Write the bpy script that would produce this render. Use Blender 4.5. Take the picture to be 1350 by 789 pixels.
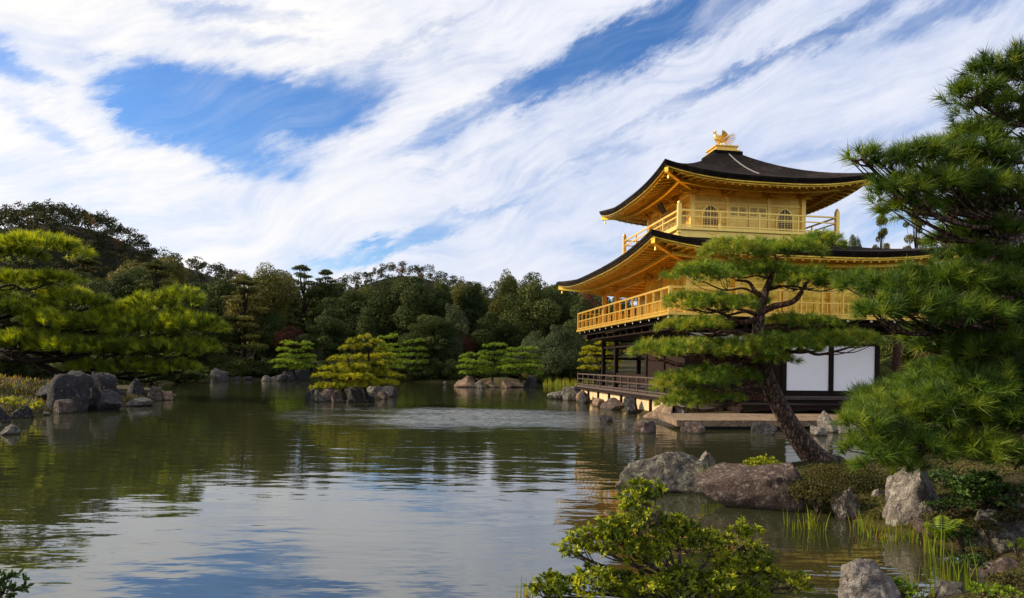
import bpy, bmesh, math, random
import numpy as np
from mathutils import Vector, Matrix, Quaternion, noise as mnoise

for o in list(bpy.data.objects):
    bpy.data.objects.remove(o)
SC = bpy.context.scene
COL = SC.collection
R = math.radians
F, H0, CAMH, ROLL = 880.0, 482.0, 2.0, 0.0140

# ------------------------------------------------------------------ camera
cam = bpy.data.cameras.new("camera")
cam.sensor_fit = 'HORIZONTAL'
cam.sensor_width = 36.0
cam.lens = F / 1350 * 36
cam.shift_y = (H0 - 394.5) / 1350
cam.clip_start = 0.05
cam.clip_end = 6000
cam_o = bpy.data.objects.new("camera", cam)
COL.objects.link(cam_o)
cam_o.matrix_world = Matrix.Translation((0, 0, CAMH)) @ Matrix.Rotation(R(90), 4, 'X') @ Matrix.Rotation(ROLL, 4, 'Z')
SC.camera = cam_o

# ------------------------------------------------------------------ view
SC.view_settings.view_transform = 'Standard'
SC.view_settings.look = 'None'
SC.view_settings.gamma = 1.0
SC.view_settings.use_curve_mapping = False
SC.view_settings.exposure = 0.5
SC.cycles.max_bounces = 8
SC.cycles.diffuse_bounces = 3
SC.cycles.glossy_bounces = 4
SC.cycles.transmission_bounces = 4
SC.cycles.use_denoising = True
SC.cycles.sample_clamp_indirect = 6.0

# ------------------------------------------------------------------ sun + sky
SUN_AZ, SUN_EL = -86.0, 31.0     # azimuth from +Y, clockwise seen from above (negative = left)
sdir = Vector((math.sin(R(SUN_AZ)) * math.cos(R(SUN_EL)), math.cos(R(SUN_AZ)) * math.cos(R(SUN_EL)), math.sin(R(SUN_EL))))
sun = bpy.data.lights.new("sun", 'SUN')
sun.energy = 5.0
sun.angle = R(0.5)
sun.color = (1.0, 0.84, 0.60)
sun_o = bpy.data.objects.new("sun", sun)
COL.objects.link(sun_o)
sun_o.rotation_euler = sdir.to_track_quat('Z', 'Y').to_euler()
sun_o.location = (-60, 20, 60)

world = bpy.data.worlds.new("World")
SC.world = world
world.use_nodes = True


class NT:
    """tiny node-tree expression helper"""
    def __init__(s, tree):
        s.t = tree; s.n = tree.nodes; s.l = tree.links

    def new(s, typ, **kw):
        n = s.n.new(typ)
        for k, v in kw.items():
            setattr(n, k, v)
        return n

    def put(s, sock, v):
        if isinstance(v, bpy.types.NodeSocket):
            s.l.new(v, sock)
        elif v is not None:
            sock.default_value = v

    def m(s, op, a, b=None, c=None, clamp=False):
        n = s.new('ShaderNodeMath', operation=op, use_clamp=clamp)
        s.put(n.inputs[0], a)
        if b is not None: s.put(n.inputs[1], b)
        if c is not None: s.put(n.inputs[2], c)
        return n.outputs[0]

    def vec(s, x, y, z=0.0):
        n = s.new('ShaderNodeCombineXYZ')
        s.put(n.inputs[0], x); s.put(n.inputs[1], y); s.put(n.inputs[2], z)
        return n.outputs[0]

    def noise(s, vec, scale, detail=4, rough=0.5, out=0, dist=0.0, dim='3D'):
        n = s.new('ShaderNodeTexNoise', noise_dimensions=dim)
        if vec is not None: s.l.new(vec, n.inputs['Vector'])
        n.inputs['Scale'].default_value = scale
        n.inputs['Detail'].default_value = detail
        n.inputs['Roughness'].default_value = rough
        n.inputs['Distortion'].default_value = dist
        return n.outputs[out]

    def ramp(s, fac, stops, interp='LINEAR'):
        n = s.new('ShaderNodeValToRGB')
        n.color_ramp.interpolation = interp
        e = n.color_ramp.elements
        while len(e) < len(stops): e.new(0.5)
        for el, (p, c) in zip(e, stops):
            el.position = p
            el.color = (*c, 1) if len(c) == 3 else c
        s.put(n.inputs[0], fac)
        return n.outputs[0]

    def mix(s, fac, a, b):
        n = s.new('ShaderNodeMix', data_type='RGBA')
        s.put(n.inputs[0], fac)
        s.put(n.inputs[6], (*a, 1) if isinstance(a, tuple) else a)
        s.put(n.inputs[7], (*b, 1) if isinstance(b, tuple) else b)
        return n.outputs[2]

    def maprange(s, v, a, b, c=0.0, d=1.0, smooth=True):
        n = s.new('ShaderNodeMapRange')
        n.interpolation_type = 'SMOOTHSTEP' if smooth else 'LINEAR'
        s.put(n.inputs[0], v)
        for i, x in enumerate((a, b, c, d)): n.inputs[i + 1].default_value = x
        return n.outputs[0]

    def mapping(s, vec, scale=(1, 1, 1), rot=(0, 0, 0), loc=(0, 0, 0)):
        n = s.new('ShaderNodeMapping')
        s.l.new(vec, n.inputs[0])
        n.inputs['Scale'].default_value = scale
        n.inputs['Rotation'].default_value = rot
        n.inputs['Location'].default_value = loc
        return n.outputs[0]


def build_world():
    t = NT(world.node_tree)
    t.n.clear()
    out = t.new('ShaderNodeOutputWorld')
    sky = t.new('ShaderNodeTexSky', sky_type='NISHITA')
    sky.sun_disc = False
    sky.sun_elevation = R(SUN_EL)
    sky.sun_rotation = R(SUN_AZ)
    sky.altitude = 100
    sky.air_density = 1.0
    sky.dust_density = 0.35
    sky.ozone_density = 3.2
    tc = t.new('ShaderNodeTexCoord')
    sep = t.new('ShaderNodeSeparateXYZ')
    t.l.new(tc.outputs['Generated'], sep.inputs[0])
    x, y, z = sep.outputs
    az = t.m('ARCTAN2', x, y)
    hyp = t.m('SQRT', t.m('ADD', t.m('MULTIPLY', x, x), t.m('MULTIPLY', y, y)))
    el = t.m('ARCTAN2', z, hyp)
    base = t.vec(az, el, 0.0)
    # wind-torn edges: warp the two sky angles
    def rgb(vec, sc, det, ro):
        n = t.new('ShaderNodeSeparateColor'); t.l.new(t.noise(vec, sc, det, ro, out=1), n.inputs[0]); return n.outputs
    def wob(src, amp): return t.m('MULTIPLY', t.m('SUBTRACT', src, 0.5), amp)
    rot0 = t.mapping(base, rot=(0, 0, R(-24)))
    w1 = rgb(base, 3.2, 2, 0.5)
    w2 = rgb(t.mapping(rot0, scale=(0.8, 2.2, 1)), 9.0, 7, 0.68)
    waz = t.m('ADD', az, t.m('ADD', wob(w1[0], 0.07), wob(w2[0], 0.17)))
    wel = t.m('ADD', el, t.m('ADD', wob(w1[1], 0.05), wob(w2[1], 0.10)))
    # fibrous streaks running up to the right, bending slowly
    sv = t.vec(t.m('ADD', az, wob(w1[0], 0.30)), t.m('ADD', el, wob(w1[1], 0.22)), 0.0)
    rot = t.mapping(sv, rot=(0, 0, R(-22)))
    st1 = t.noise(t.mapping(rot, scale=(1.3, 5.0, 1)), 2.6, 9, 0.62)
    st2 = t.noise(t.mapping(rot, scale=(1.6, 13.0, 1), loc=(3, 7, 0)), 4.0, 8, 0.66)
    puff = t.noise(t.mapping(rot0, scale=(1.0, 1.7, 1), loc=(9, 2, 0)), 7.0, 8, 0.62)
    big = t.noise(t.mapping(sv, scale=(1.5, 3.0, 1), loc=(1.7, 4.2, 0)), 1.6, 3, 0.5)
    dens = t.m('ADD', 0.96, t.m('MULTIPLY', t.m('SUBTRACT', st1, 0.5), 0.85))
    dens = t.m('ADD', dens, t.m('MULTIPLY', t.m('SUBTRACT', st2, 0.5), 0.52))
    dens = t.m('ADD', dens, t.m('MULTIPLY', t.m('SUBTRACT', puff, 0.5), 0.75))
    dens = t.m('ADD', dens, t.m('MULTIPLY', t.m('SUBTRACT', big, 0.5), 0.45))
    def gap(px, py, rx, ry, deg, amp):
        nonlocal dens
        a0 = math.atan((px - 675) / F)
        e0 = math.atan((H0 - py) / math.hypot(F, px - 675))
        c, s_ = math.cos(R(deg)), math.sin(R(deg))
        dx = t.m('SUBTRACT', waz, a0); dy = t.m('SUBTRACT', wel, e0)
        u = t.m('DIVIDE', t.m('ADD', t.m('MULTIPLY', dx, c), t.m('MULTIPLY', dy, s_)), rx / F)
        v = t.m('DIVIDE', t.m('SUBTRACT', t.m('MULTIPLY', dy, c), t.m('MULTIPLY', dx, s_)), ry / F)
        q = t.m('ADD', t.m('MULTIPLY', u, u), t.m('MULTIPLY', v, v))
        g = t.m('EXPONENT', t.m('MULTIPLY', t.m('POWER', q, 1.5), -1.0))
        dens = t.m('SUBTRACT', dens, t.m('MULTIPLY', g, amp))
    for g in GAPS: gap(*g)
    alpha = t.maprange(dens, -0.06, 1.14)
    thin = t.m('MULTIPLY', t.maprange(t.m('ADD', t.m('MULTIPLY', st2, 0.6), t.m('MULTIPLY', puff, 0.4)), 0.42, 0.70), 0.15)     # thin veil over the blue
    alpha = t.m('MAXIMUM', alpha, thin)
    alpha = t.m('MULTIPLY', alpha, t.maprange(el, -0.02, 0.03))
    # cloud tone: whiter towards the sun side, faintly blue-grey away from it
    dot = t.new('ShaderNodeVectorMath', operation='DOT_PRODUCT')
    t.l.new(tc.outputs['Generated'], dot.inputs[0]); dot.inputs[1].default_value = sdir
    sunny = t.maprange(dot.outputs['Value'], -0.1, 0.8)
    tone = t.m('ADD', t.m('MULTIPLY', sunny, 0.75), t.m('MULTIPLY', t.m('SUBTRACT', st2, 0.38), 0.55))
    tone = t.m('ADD', tone, t.m('ADD', t.m('MULTIPLY', t.m('SUBTRACT', puff, 0.5), 0.6), t.m('MULTIPLY', t.m('SUBTRACT', st1, 0.5), 0.9)))
    ccol = t.ramp(tone, [(0.0, (0.64, 0.70, 0.87)), (0.40, (0.82, 0.84, 0.92)), (0.85, (0.98, 0.955, 0.93))])
    b1 = t.new('ShaderNodeBackground'); 
    deep = t.new('ShaderNodeHueSaturation'); deep.inputs['Saturation'].default_value = 1.24; deep.inputs['Hue'].default_value = 0.508; deep.inputs['Value'].default_value = 1.0
    t.l.new(sky.outputs[0], deep.inputs['Color']); t.l.new(deep.outputs[0], b1.inputs[0]); b1.inputs[1].default_value = 0.116
    b2 = t.new('ShaderNodeBackground'); t.l.new(ccol, b2.inputs[0]); b2.inputs[1].default_value = 0.76
    mx = t.new('ShaderNodeMixShader')
    t.l.new(alpha, mx.inputs[0]); t.l.new(b1.outputs[0], mx.inputs[1]); t.l.new(b2.outputs[0], mx.inputs[2])
    t.l.new(mx.outputs[0], out.inputs[0])


# clear patches between the clouds: (x, y) of the photograph turned into azimuth and elevation
GAPS = [(215, 140, 72, 34, -8, 0.95), (310, 150, 90, 44, -6, 0.95), (420, 148, 80, 36, 14, 0.85), (300, 205, 85, 26, -14, 0.75), (185, 165, 30, 30, 0, 0.5),
        (600, 172, 90, 16, 26, 0.5), (730, 88, 90, 22, 27, 0.75), (840, 42, 110, 30, 26, 1.05), (960, 8, 60, 16, 20, 0.5), (1080, 42, 130, 15, 17, 0.62), (1240, 8, 90, 14, 12, 0.5),
        (12, 98, 40, 18, -20, 0.65), (52, 178, 45, 14, -25, 0.4), (450, 342, 60, 13, 8, 0.6), (535, 325, 70, 12, 20, 0.6), (640, 275, 80, 9, 16, 0.42), (600, 225, 70, 8, 16, 0.25),
        (1160, 288, 80, 26, 0, 0.55), (1090, 200, 120, 12, 12, 0.3), (780, 210, 120, 9, 16, 0.28), (900, 130, 140, 9, 20, 0.30), (790, 315, 50, 12, 10, 0.3), (300, 20, 110, 10, 6, 0.35), (330, 55, 80, 8, 6, 0.3), (530, 60, 90, 9, 24, 0.3)]
build_world()

# ------------------------------------------------------------------ helpers
rng = np.random.default_rng(7)
random.seed(7)


def hor(px): return H0 + ROLL * (px - 675)
def P(px, py, Y):
    """point at depth Y metres seen at photograph pixel (px, py)"""
    return Vector(((px - 675) / F * Y, Y, CAMH + (hor(px) - py) / F * Y))
def WY(px, py, z=0.0):
    """depth of the point at height z seen at (px, py)"""
    return (CAMH - z) * F / (py - hor(px))
def G(px, py, z=0.0):
    return P(px, py, WY(px, py, z))


def nmesh(name, v, f, tint=None, smooth=False):
    """numpy arrays -> mesh; f is (M,3) or (M,4)"""
    v = np.asarray(v, np.float32); f = np.asarray(f, np.int32)
    me = bpy.data.meshes.new(name)
    k = f.shape[1]
    me.vertices.add(len(v)); me.vertices.foreach_set('co', v.ravel())
    me.loops.add(f.size); me.loops.foreach_set('vertex_index', f.ravel())
    me.polygons.add(len(f)); me.polygons.foreach_set('loop_start', np.arange(0, f.size, k, dtype=np.int32))
    if smooth: me.polygons.foreach_set('use_smooth', np.ones(len(f), bool))
    if tint is not None:
        a = me.attributes.new('tint', 'FLOAT', 'POINT'); a.data.foreach_set('value', np.asarray(tint, np.float32))
    me.update(calc_edges=True)
    return me


def link(name, me, mat, parent=None, loc=None):
    o = bpy.data.objects.new(name, me)
    COL.objects.link(o)
    if mat is not None and not me.materials: me.materials.append(mat)
    if parent is not None: o.parent = parent
    if loc is not None: o.location = loc
    return o


def tag(o, label=None, cat=None, group=None, kind=None):
    if label: o['label'] = label
    if cat: o['category'] = cat
    if group: o['group'] = group
    if kind: o['kind'] = kind
    return o


def empty(name, loc, label, cat, group=None, rz=0.0):
    o = bpy.data.objects.new(name, None)
    COL.objects.link(o)
    o.location = loc; o.rotation_euler = (0, 0, rz); o.empty_display_size = 0.2
    return tag(o, label, cat, group)


def dup(root, loc, rz, scale, label, group):
    r = root.copy(); COL.objects.link(r)
    r.location = loc; r.rotation_euler = (0, 0, rz); r.scale = scale
    tag(r, label, None, group)
    for ch in list(root.children):
        c = ch.copy(); COL.objects.link(c); c.parent = r
        for g in ch.children:
            d = g.copy(); COL.objects.link(d); d.parent = c
    return r


class MB:
    def __init__(s): s.v = []; s.f = []
    def add(s, v, f):
        o = len(s.v); s.v += [tuple(p) for p in v]; s.f += [tuple(i + o for i in q) for q in f]
        return s
    def box(s, x0, x1, y0, y1, z0, z1):
        return s.add([(x0, y0, z0), (x1, y0, z0), (x1, y1, z0), (x0, y1, z0), (x0, y0, z1), (x1, y0, z1), (x1, y1, z1), (x0, y1, z1)],
                     [(0, 3, 2, 1), (4, 5, 6, 7), (0, 1, 5, 4), (1, 2, 6, 5), (2, 3, 7, 6), (3, 0, 4, 7)])
    def fbox(s, k, a0, a1, n0, n1, z0, z1):
        """box on facade k: a along it, n outward from the centre"""
        q = [fac(k, a, n, z) for z in (z0, z1) for a, n in ((a0, n0), (a1, n0), (a1, n1), (a0, n1))]
        return s.add(q, [(0, 3, 2, 1), (4, 5, 6, 7), (0, 1, 5, 4), (1, 2, 6, 5), (2, 3, 7, 6), (3, 0, 4, 7)])
    def strip(s, pts, w, h, side):
        """rectangular bar along pts, w across (side vector), h downward"""
        side = Vector(side).normalized() * (w / 2)
        n = len(s.v)
        for p in pts:
            p = Vector(p)
            for q in (p - side, p + side, p + side - Vector((0, 0, h)), p - side - Vector((0, 0, h))): s.v.append(tuple(q))
        for i in range(len(pts) - 1):
            a = n + 4 * i
            for j in range(4): s.f.append((a + j, a + (j + 1) % 4, a + 4 + (j + 1) % 4, a + 4 + j))
        s.f.append((n, n + 3, n + 2, n + 1)); e = n + 4 * (len(pts) - 1); s.f.append((e, e + 1, e + 2, e + 3))
        return s
    def tube(s, pts, rad, sides=8, squash=1.0):
        pts = [Vector(p) for p in pts]
        if not hasattr(rad, '__len__'): rad = [rad] * len(pts)
        n = len(s.v); up = Vector((0.13, 0.21, 0.97))
        for i, p in enumerate(pts):
            d = (pts[min(i + 1, len(pts) - 1)] - pts[max(i - 1, 0)])
            if d.length < 1e-9: d = Vector((0, 0, 1))
            d.normalize()
            ref = up if abs(d.dot(up)) < 0.9 else Vector((1, 0, 0))
            a = d.cross(ref).normalized(); b = d.cross(a)
            for j in range(sides):
                th = 2 * math.pi * j / sides
                s.v.append(tuple(p + (a * math.cos(th) + b * math.sin(th) * squash) * rad[i]))
        for i in range(len(pts) - 1):
            for j in range(sides):
                q = n + i * sides
                s.f.append((q + j, q + (j + 1) % sides, q + sides + (j + 1) % sides, q + sides + j))
        s.f.append(tuple(n + j for j in reversed(range(sides))))
        s.f.append(tuple(n + (len(pts) - 1) * sides + j for j in range(sides)))
        return s
    def ball(s, c, r, nu=10, nv=6):
        if not hasattr(r, '__len__'): r = (r, r, r)
        n = len(s.v)
        for i in range(nv + 1):
            ph = math.pi * i / nv
            for j in range(nu):
                th = 2 * math.pi * j / nu
                s.v.append((c[0] + r[0] * math.sin(ph) * math.cos(th), c[1] + r[1] * math.sin(ph) * math.sin(th), c[2] - r[2] * math.cos(ph)))
        for i in range(nv):
            for j in range(nu):
                s.f.append((n + i * nu + j, n + i * nu + (j + 1) % nu, n + (i + 1) * nu + (j + 1) % nu, n + (i + 1) * nu + j))
        return s
    def build(s, name, mat, parent=None, smooth=False, loc=None):
        me = bpy.data.meshes.new(name)
        v = s.v
        if loc is not None: v = [(p[0] - loc[0], p[1] - loc[1], p[2] - loc[2]) for p in v]
        me.from_pydata(v, [], s.f)
        if smooth: me.polygons.foreach_set('use_smooth', np.ones(len(me.polygons), bool))
        me.update()
        return link(name, me, mat, parent, loc if parent is None else None)


def fac(k, a, n, z):
    return ((a, -n, z), (n, a, z), (-a, n, z), (-n, -a, z))[k]


def catmull(pts, n=5):
    pts = [Vector(p) for p in pts]
    if len(pts) < 3: return [pts[0].lerp(pts[-1], i / n) for i in range(n + 1)]
    out = []
    for i in range(len(pts) - 1):
        p0 = pts[max(i - 1, 0)]; p1 = pts[i]; p2 = pts[i + 1]; p3 = pts[min(i + 2, len(pts) - 1)]
        for j in range(n):
            t = j / n
            out.append(0.5 * ((2 * p1) + (p2 - p0) * t + (2 * p0 - 5 * p1 + 4 * p2 - p3) * t * t + (3 * p1 - p0 - 3 * p2 + p3) * t ** 3))
    out.append(pts[-1])
    return out


# ------------------------------------------------------------------ materials
def mat_new(name):
    m = bpy.data.materials.new(name); m.use_nodes = True
    t = NT(m.node_tree); t.n.clear()
    out = t.new('ShaderNodeOutputMaterial')
    return m, t, out


def pbr(t, out, col, rough=0.6, metal=0.0, bump=None, bump_str=0.3, bump_dist=0.02, spec=0.5, ior=1.5):
    b = t.new('ShaderNodeBsdfPrincipled')
    t.put(b.inputs['Base Color'], (*col, 1) if isinstance(col, tuple) else col)
    t.put(b.inputs['Roughness'], rough); t.put(b.inputs['Metallic'], metal)
    b.inputs['Specular IOR Level'].default_value = spec
    b.inputs['IOR'].default_value = ior
    if bump is not None:
        bn = t.new('ShaderNodeBump'); t.l.new(bump, bn.inputs['Height'])
        bn.inputs['Strength'].default_value = bump_str; bn.inputs['Distance'].default_value = bump_dist
        t.l.new(bn.outputs[0], b.inputs['Normal'])
    t.l.new(b.outputs[0], out.inputs[0])
    return b


def objco(t):
    return t.new('ShaderNodeTexCoord').outputs['Object']


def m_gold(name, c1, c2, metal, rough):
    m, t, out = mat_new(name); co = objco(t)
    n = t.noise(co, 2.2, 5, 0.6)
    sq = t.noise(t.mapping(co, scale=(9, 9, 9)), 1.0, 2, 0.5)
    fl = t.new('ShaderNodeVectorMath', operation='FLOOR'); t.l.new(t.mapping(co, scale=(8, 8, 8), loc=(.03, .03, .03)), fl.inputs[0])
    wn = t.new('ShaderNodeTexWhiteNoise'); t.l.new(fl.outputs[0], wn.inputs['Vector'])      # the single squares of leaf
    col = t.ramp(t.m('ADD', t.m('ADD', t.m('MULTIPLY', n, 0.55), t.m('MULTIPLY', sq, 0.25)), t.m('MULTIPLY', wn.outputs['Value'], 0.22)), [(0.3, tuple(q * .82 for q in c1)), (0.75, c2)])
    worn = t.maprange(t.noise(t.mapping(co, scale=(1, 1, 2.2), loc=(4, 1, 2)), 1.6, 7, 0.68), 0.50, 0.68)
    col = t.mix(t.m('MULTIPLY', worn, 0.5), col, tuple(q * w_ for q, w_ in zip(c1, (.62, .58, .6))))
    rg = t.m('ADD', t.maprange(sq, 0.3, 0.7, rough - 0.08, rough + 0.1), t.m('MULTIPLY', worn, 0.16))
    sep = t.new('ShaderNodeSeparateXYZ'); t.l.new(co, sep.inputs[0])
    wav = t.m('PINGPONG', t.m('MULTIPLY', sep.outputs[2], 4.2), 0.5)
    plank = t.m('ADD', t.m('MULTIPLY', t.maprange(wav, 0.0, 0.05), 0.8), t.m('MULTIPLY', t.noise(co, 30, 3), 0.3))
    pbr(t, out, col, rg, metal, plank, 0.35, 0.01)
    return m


def m_wood(name, c1, c2, rough=0.7, stretch=(1, 1, 12)):
    m, t, out = mat_new(name); co = objco(t)
    n = t.noise(t.mapping(co, scale=stretch), 3.0, 6, 0.65)
    pbr(t, out, t.ramp(n, [(0.3, c1), (0.7, c2)]), rough, 0, n, 0.3, 0.01, spec=0.12)
    return m


def m_shingle(name):
    m, t, out = mat_new(name); co = objco(t)
    sep = t.new('ShaderNodeSeparateXYZ'); t.l.new(co, sep.inputs[0])
    layer = t.m('FRACT', t.m('ADD', t.m('MULTIPLY', sep.outputs[2], 14.0), t.m('MULTIPLY', t.noise(co, 4, 3), 0.6)))
    n = t.noise(co, 5, 7, 0.7); big = t.noise(co, 0.7, 3, 0.6)
    c = t.ramp(t.m('ADD', t.m('ADD', t.m('MULTIPLY', n, 0.6), t.m('MULTIPLY', big, 0.45)), t.m('MULTIPLY', t.m('SUBTRACT', layer, 0.5), 0.16)), [(0.32, (0.006, 0.005, 0.005)), (0.55, (0.020, 0.015, 0.014)), (0.75, (0.075, 0.058, 0.046))])
    pbr(t, out, c, 1.0, 0, t.m('ADD', layer, t.m('MULTIPLY', n, 1.0)), 0.8, 0.04, spec=0.08)
    return m


def m_stone(name, c1, c2, c3, lichen=(0.45, 0.45, 0.40), lich=0.58, scale=1.0, moss=0.0):
    m, t, out = mat_new(name); co = objco(t)
    n1 = t.noise(co, 2.0 * scale, 8, 0.65); n2 = t.noise(co, 14 * scale, 6, 0.7)
    vor = t.new('ShaderNodeTexVoronoi', feature='DISTANCE_TO_EDGE'); vor.inputs['Scale'].default_value = 3.0 * scale
    wv = t.new('ShaderNodeVectorMath', operation='ADD'); t.l.new(co, wv.inputs[0])
    nz = t.new('ShaderNodeVectorMath', operation='SCALE'); t.l.new(t.noise(co, 4 * scale, 4, 0.6, out=1), nz.inputs[0]); nz.inputs['Scale'].default_value = 0.5 / scale
    t.l.new(nz.outputs[0], wv.inputs[1]); t.l.new(wv.outputs[0], vor.inputs['Vector'])
    col = t.ramp(t.m('ADD', t.m('MULTIPLY', n1, 0.65), t.m('MULTIPLY', n2, 0.35)), [(0.33, c1), (0.5, c2), (0.66, c3)])
    patch = t.maprange(t.m('ADD', t.noise(co, 6 * scale, 7, 0.75), t.m('MULTIPLY', n2, 0.15)), lich, lich + 0.09)
    col = t.mix(t.m('MULTIPLY', patch, 0.75), col, lichen)
    if moss > 0:
        col = t.mix(t.m('MULTIPLY', t.maprange(t.noise(t.mapping(co, loc=(5, 5, 5)), 2.2 * scale, 6, 0.7), 0.55, 0.68), moss), col, (0.06, 0.065, 0.018))
    # dark wet band at the water
    geo = t.new('ShaderNodeNewGeometry'); sp = t.new('ShaderNodeSeparateXYZ'); t.l.new(geo.outputs['Position'], sp.inputs[0])
    wet = t.maprange(t.m('ADD', sp.outputs[2], t.m('MULTIPLY', n2, 0.08)), 0.05, 0.13)
    col = t.mix(t.m('SUBTRACT', 1.0, t.m('MULTIPLY', wet, 1.0)), col, (0.035, 0.03, 0.024))
    crack = t.maprange(vor.outputs['Distance'], 0.0, 0.06)
    bump = t.m('ADD', t.m('ADD', t.m('MULTIPLY', n1, 1.1), t.m('MULTIPLY', n2, 0.55)), t.m('MULTIPLY', crack, 0.30))
    bump = t.m('ADD', bump, t.m('MULTIPLY', t.noise(co, 5 * scale, 6, 0.7), 0.8))
    pbr(t, out, col, 0.9, 0, bump, 1.0, 0.10 / scale, spec=0.25)
    return m


def m_bark(name, c1, c2):
    m, t, out = mat_new(name); co = objco(t)
    vor = t.new('ShaderNodeTexVoronoi', feature='DISTANCE_TO_EDGE')
    wv = t.new('ShaderNodeVectorMath', operation='ADD'); sc = t.new('ShaderNodeVectorMath', operation='SCALE'); sc.inputs['Scale'].default_value = 1.6
    t.l.new(t.noise(co, 14, 4, 0.6, out=1), sc.inputs[0]); t.l.new(t.mapping(co, scale=(15, 15, 5.5)), wv.inputs[0]); t.l.new(sc.outputs[0], wv.inputs[1]); t.l.new(wv.outputs[0], vor.inputs['Vector']); vor.inputs['Scale'].default_value = 1.0
    n = t.noise(co, 9, 6, 0.7)
    cr = t.maprange(vor.outputs['Distance'], 0.0, 0.25)
    col = t.mix(t.m('MULTIPLY', cr, t.maprange(n, 0.3, 0.7, 0.5, 1.0)), c1, c2)
    pbr(t, out, col, 0.9, 0, t.m('ADD', cr, t.m('MULTIPLY', n, 0.8)), 0.8, 0.03, spec=0.2)
    return m


def m_leaf(name, stops, transl=0.35, rough=0.5, tcol=1.5, spec=0.25, patches=0.0):
    """foliage: colour by each leaf's own tint, some light let through"""
    m, t, out = mat_new(name)
    at = t.new('ShaderNodeAttribute'); at.attribute_name = 'tint'
    f = at.outputs['Fac']
    oi = t.new('ShaderNodeObjectInfo')
    f = t.m('ADD', f, t.m('MULTIPLY', t.m('SUBTRACT', oi.outputs['Random'], 0.5), 0.36))
    col = t.ramp(f, stops)
    b = t.new('ShaderNodeBsdfPrincipled')
    t.l.new(col, b.inputs['Base Color']); b.inputs['Roughness'].default_value = rough
    b.inputs['Specular IOR Level'].default_value = spec
    tr = t.new('ShaderNodeBsdfTranslucent')
    g = t.new('ShaderNodeHueSaturation'); t.l.new(col, g.inputs['Color']); g.inputs['Value'].default_value = tcol; g.inputs['Saturation'].default_value = 1.1
    g.inputs['Hue'].default_value = 0.485
    t.l.new(g.outputs[0], tr.inputs[0])
    mx = t.new('ShaderNodeMixShader'); mx.inputs[0].default_value = transl
    t.l.new(b.outputs[0], mx.inputs[1]); t.l.new(tr.outputs[0], mx.inputs[2]); t.l.new(mx.outputs[0], out.inputs[0])
    return m


def m_plain(name, c, rough=0.7, var=0.1, scale=6, metal=0.0):
    m, t, out = mat_new(name); co = objco(t)
    n = t.noise(co, scale, 5, 0.6)
    lo = tuple(x * (1 - var) for x in c); hi = tuple(min(1, x * (1 + var)) for x in c)
    pbr(t, out, t.ramp(n, [(0.3, lo), (0.7, hi)]), rough, metal, n, 0.1, 0.01)
    return m


def m_ground():
    m, t, out = mat_new('moss_and_soil'); co = objco(t)
    n1 = t.noise(co, 0.35, 6, 0.65); n2 = t.noise(co, 3.5, 7, 0.7); n3 = t.noise(co, 30, 5, 0.75)
    f = t.m('ADD', t.m('ADD', t.m('MULTIPLY', n1, 0.35), t.m('MULTIPLY', n2, 0.35)), t.m('MULTIPLY', n3, 0.3))
    col = t.ramp(f, [(0.36, (0.010, 0.007, 0.004)), (0.45, (0.028, 0.018, 0.009)), (0.51, (0.042, 0.034, 0.010)), (0.56, (0.040, 0.050, 0.009)), (0.67, (0.09, 0.085, 0.014))])
    gp = t.new('ShaderNodeSeparateXYZ'); t.l.new(co, gp.inputs[0])
    col = t.mix(t.maprange(gp.outputs[2], 2.5, 6.0), col, (0.016, 0.015, 0.008))   # leaf litter under the hill wood
    pbr(t, out, col, 0.95, 0, t.m('ADD', n3, n2), 0.7, 0.03, spec=0.15)
    return m


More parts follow.
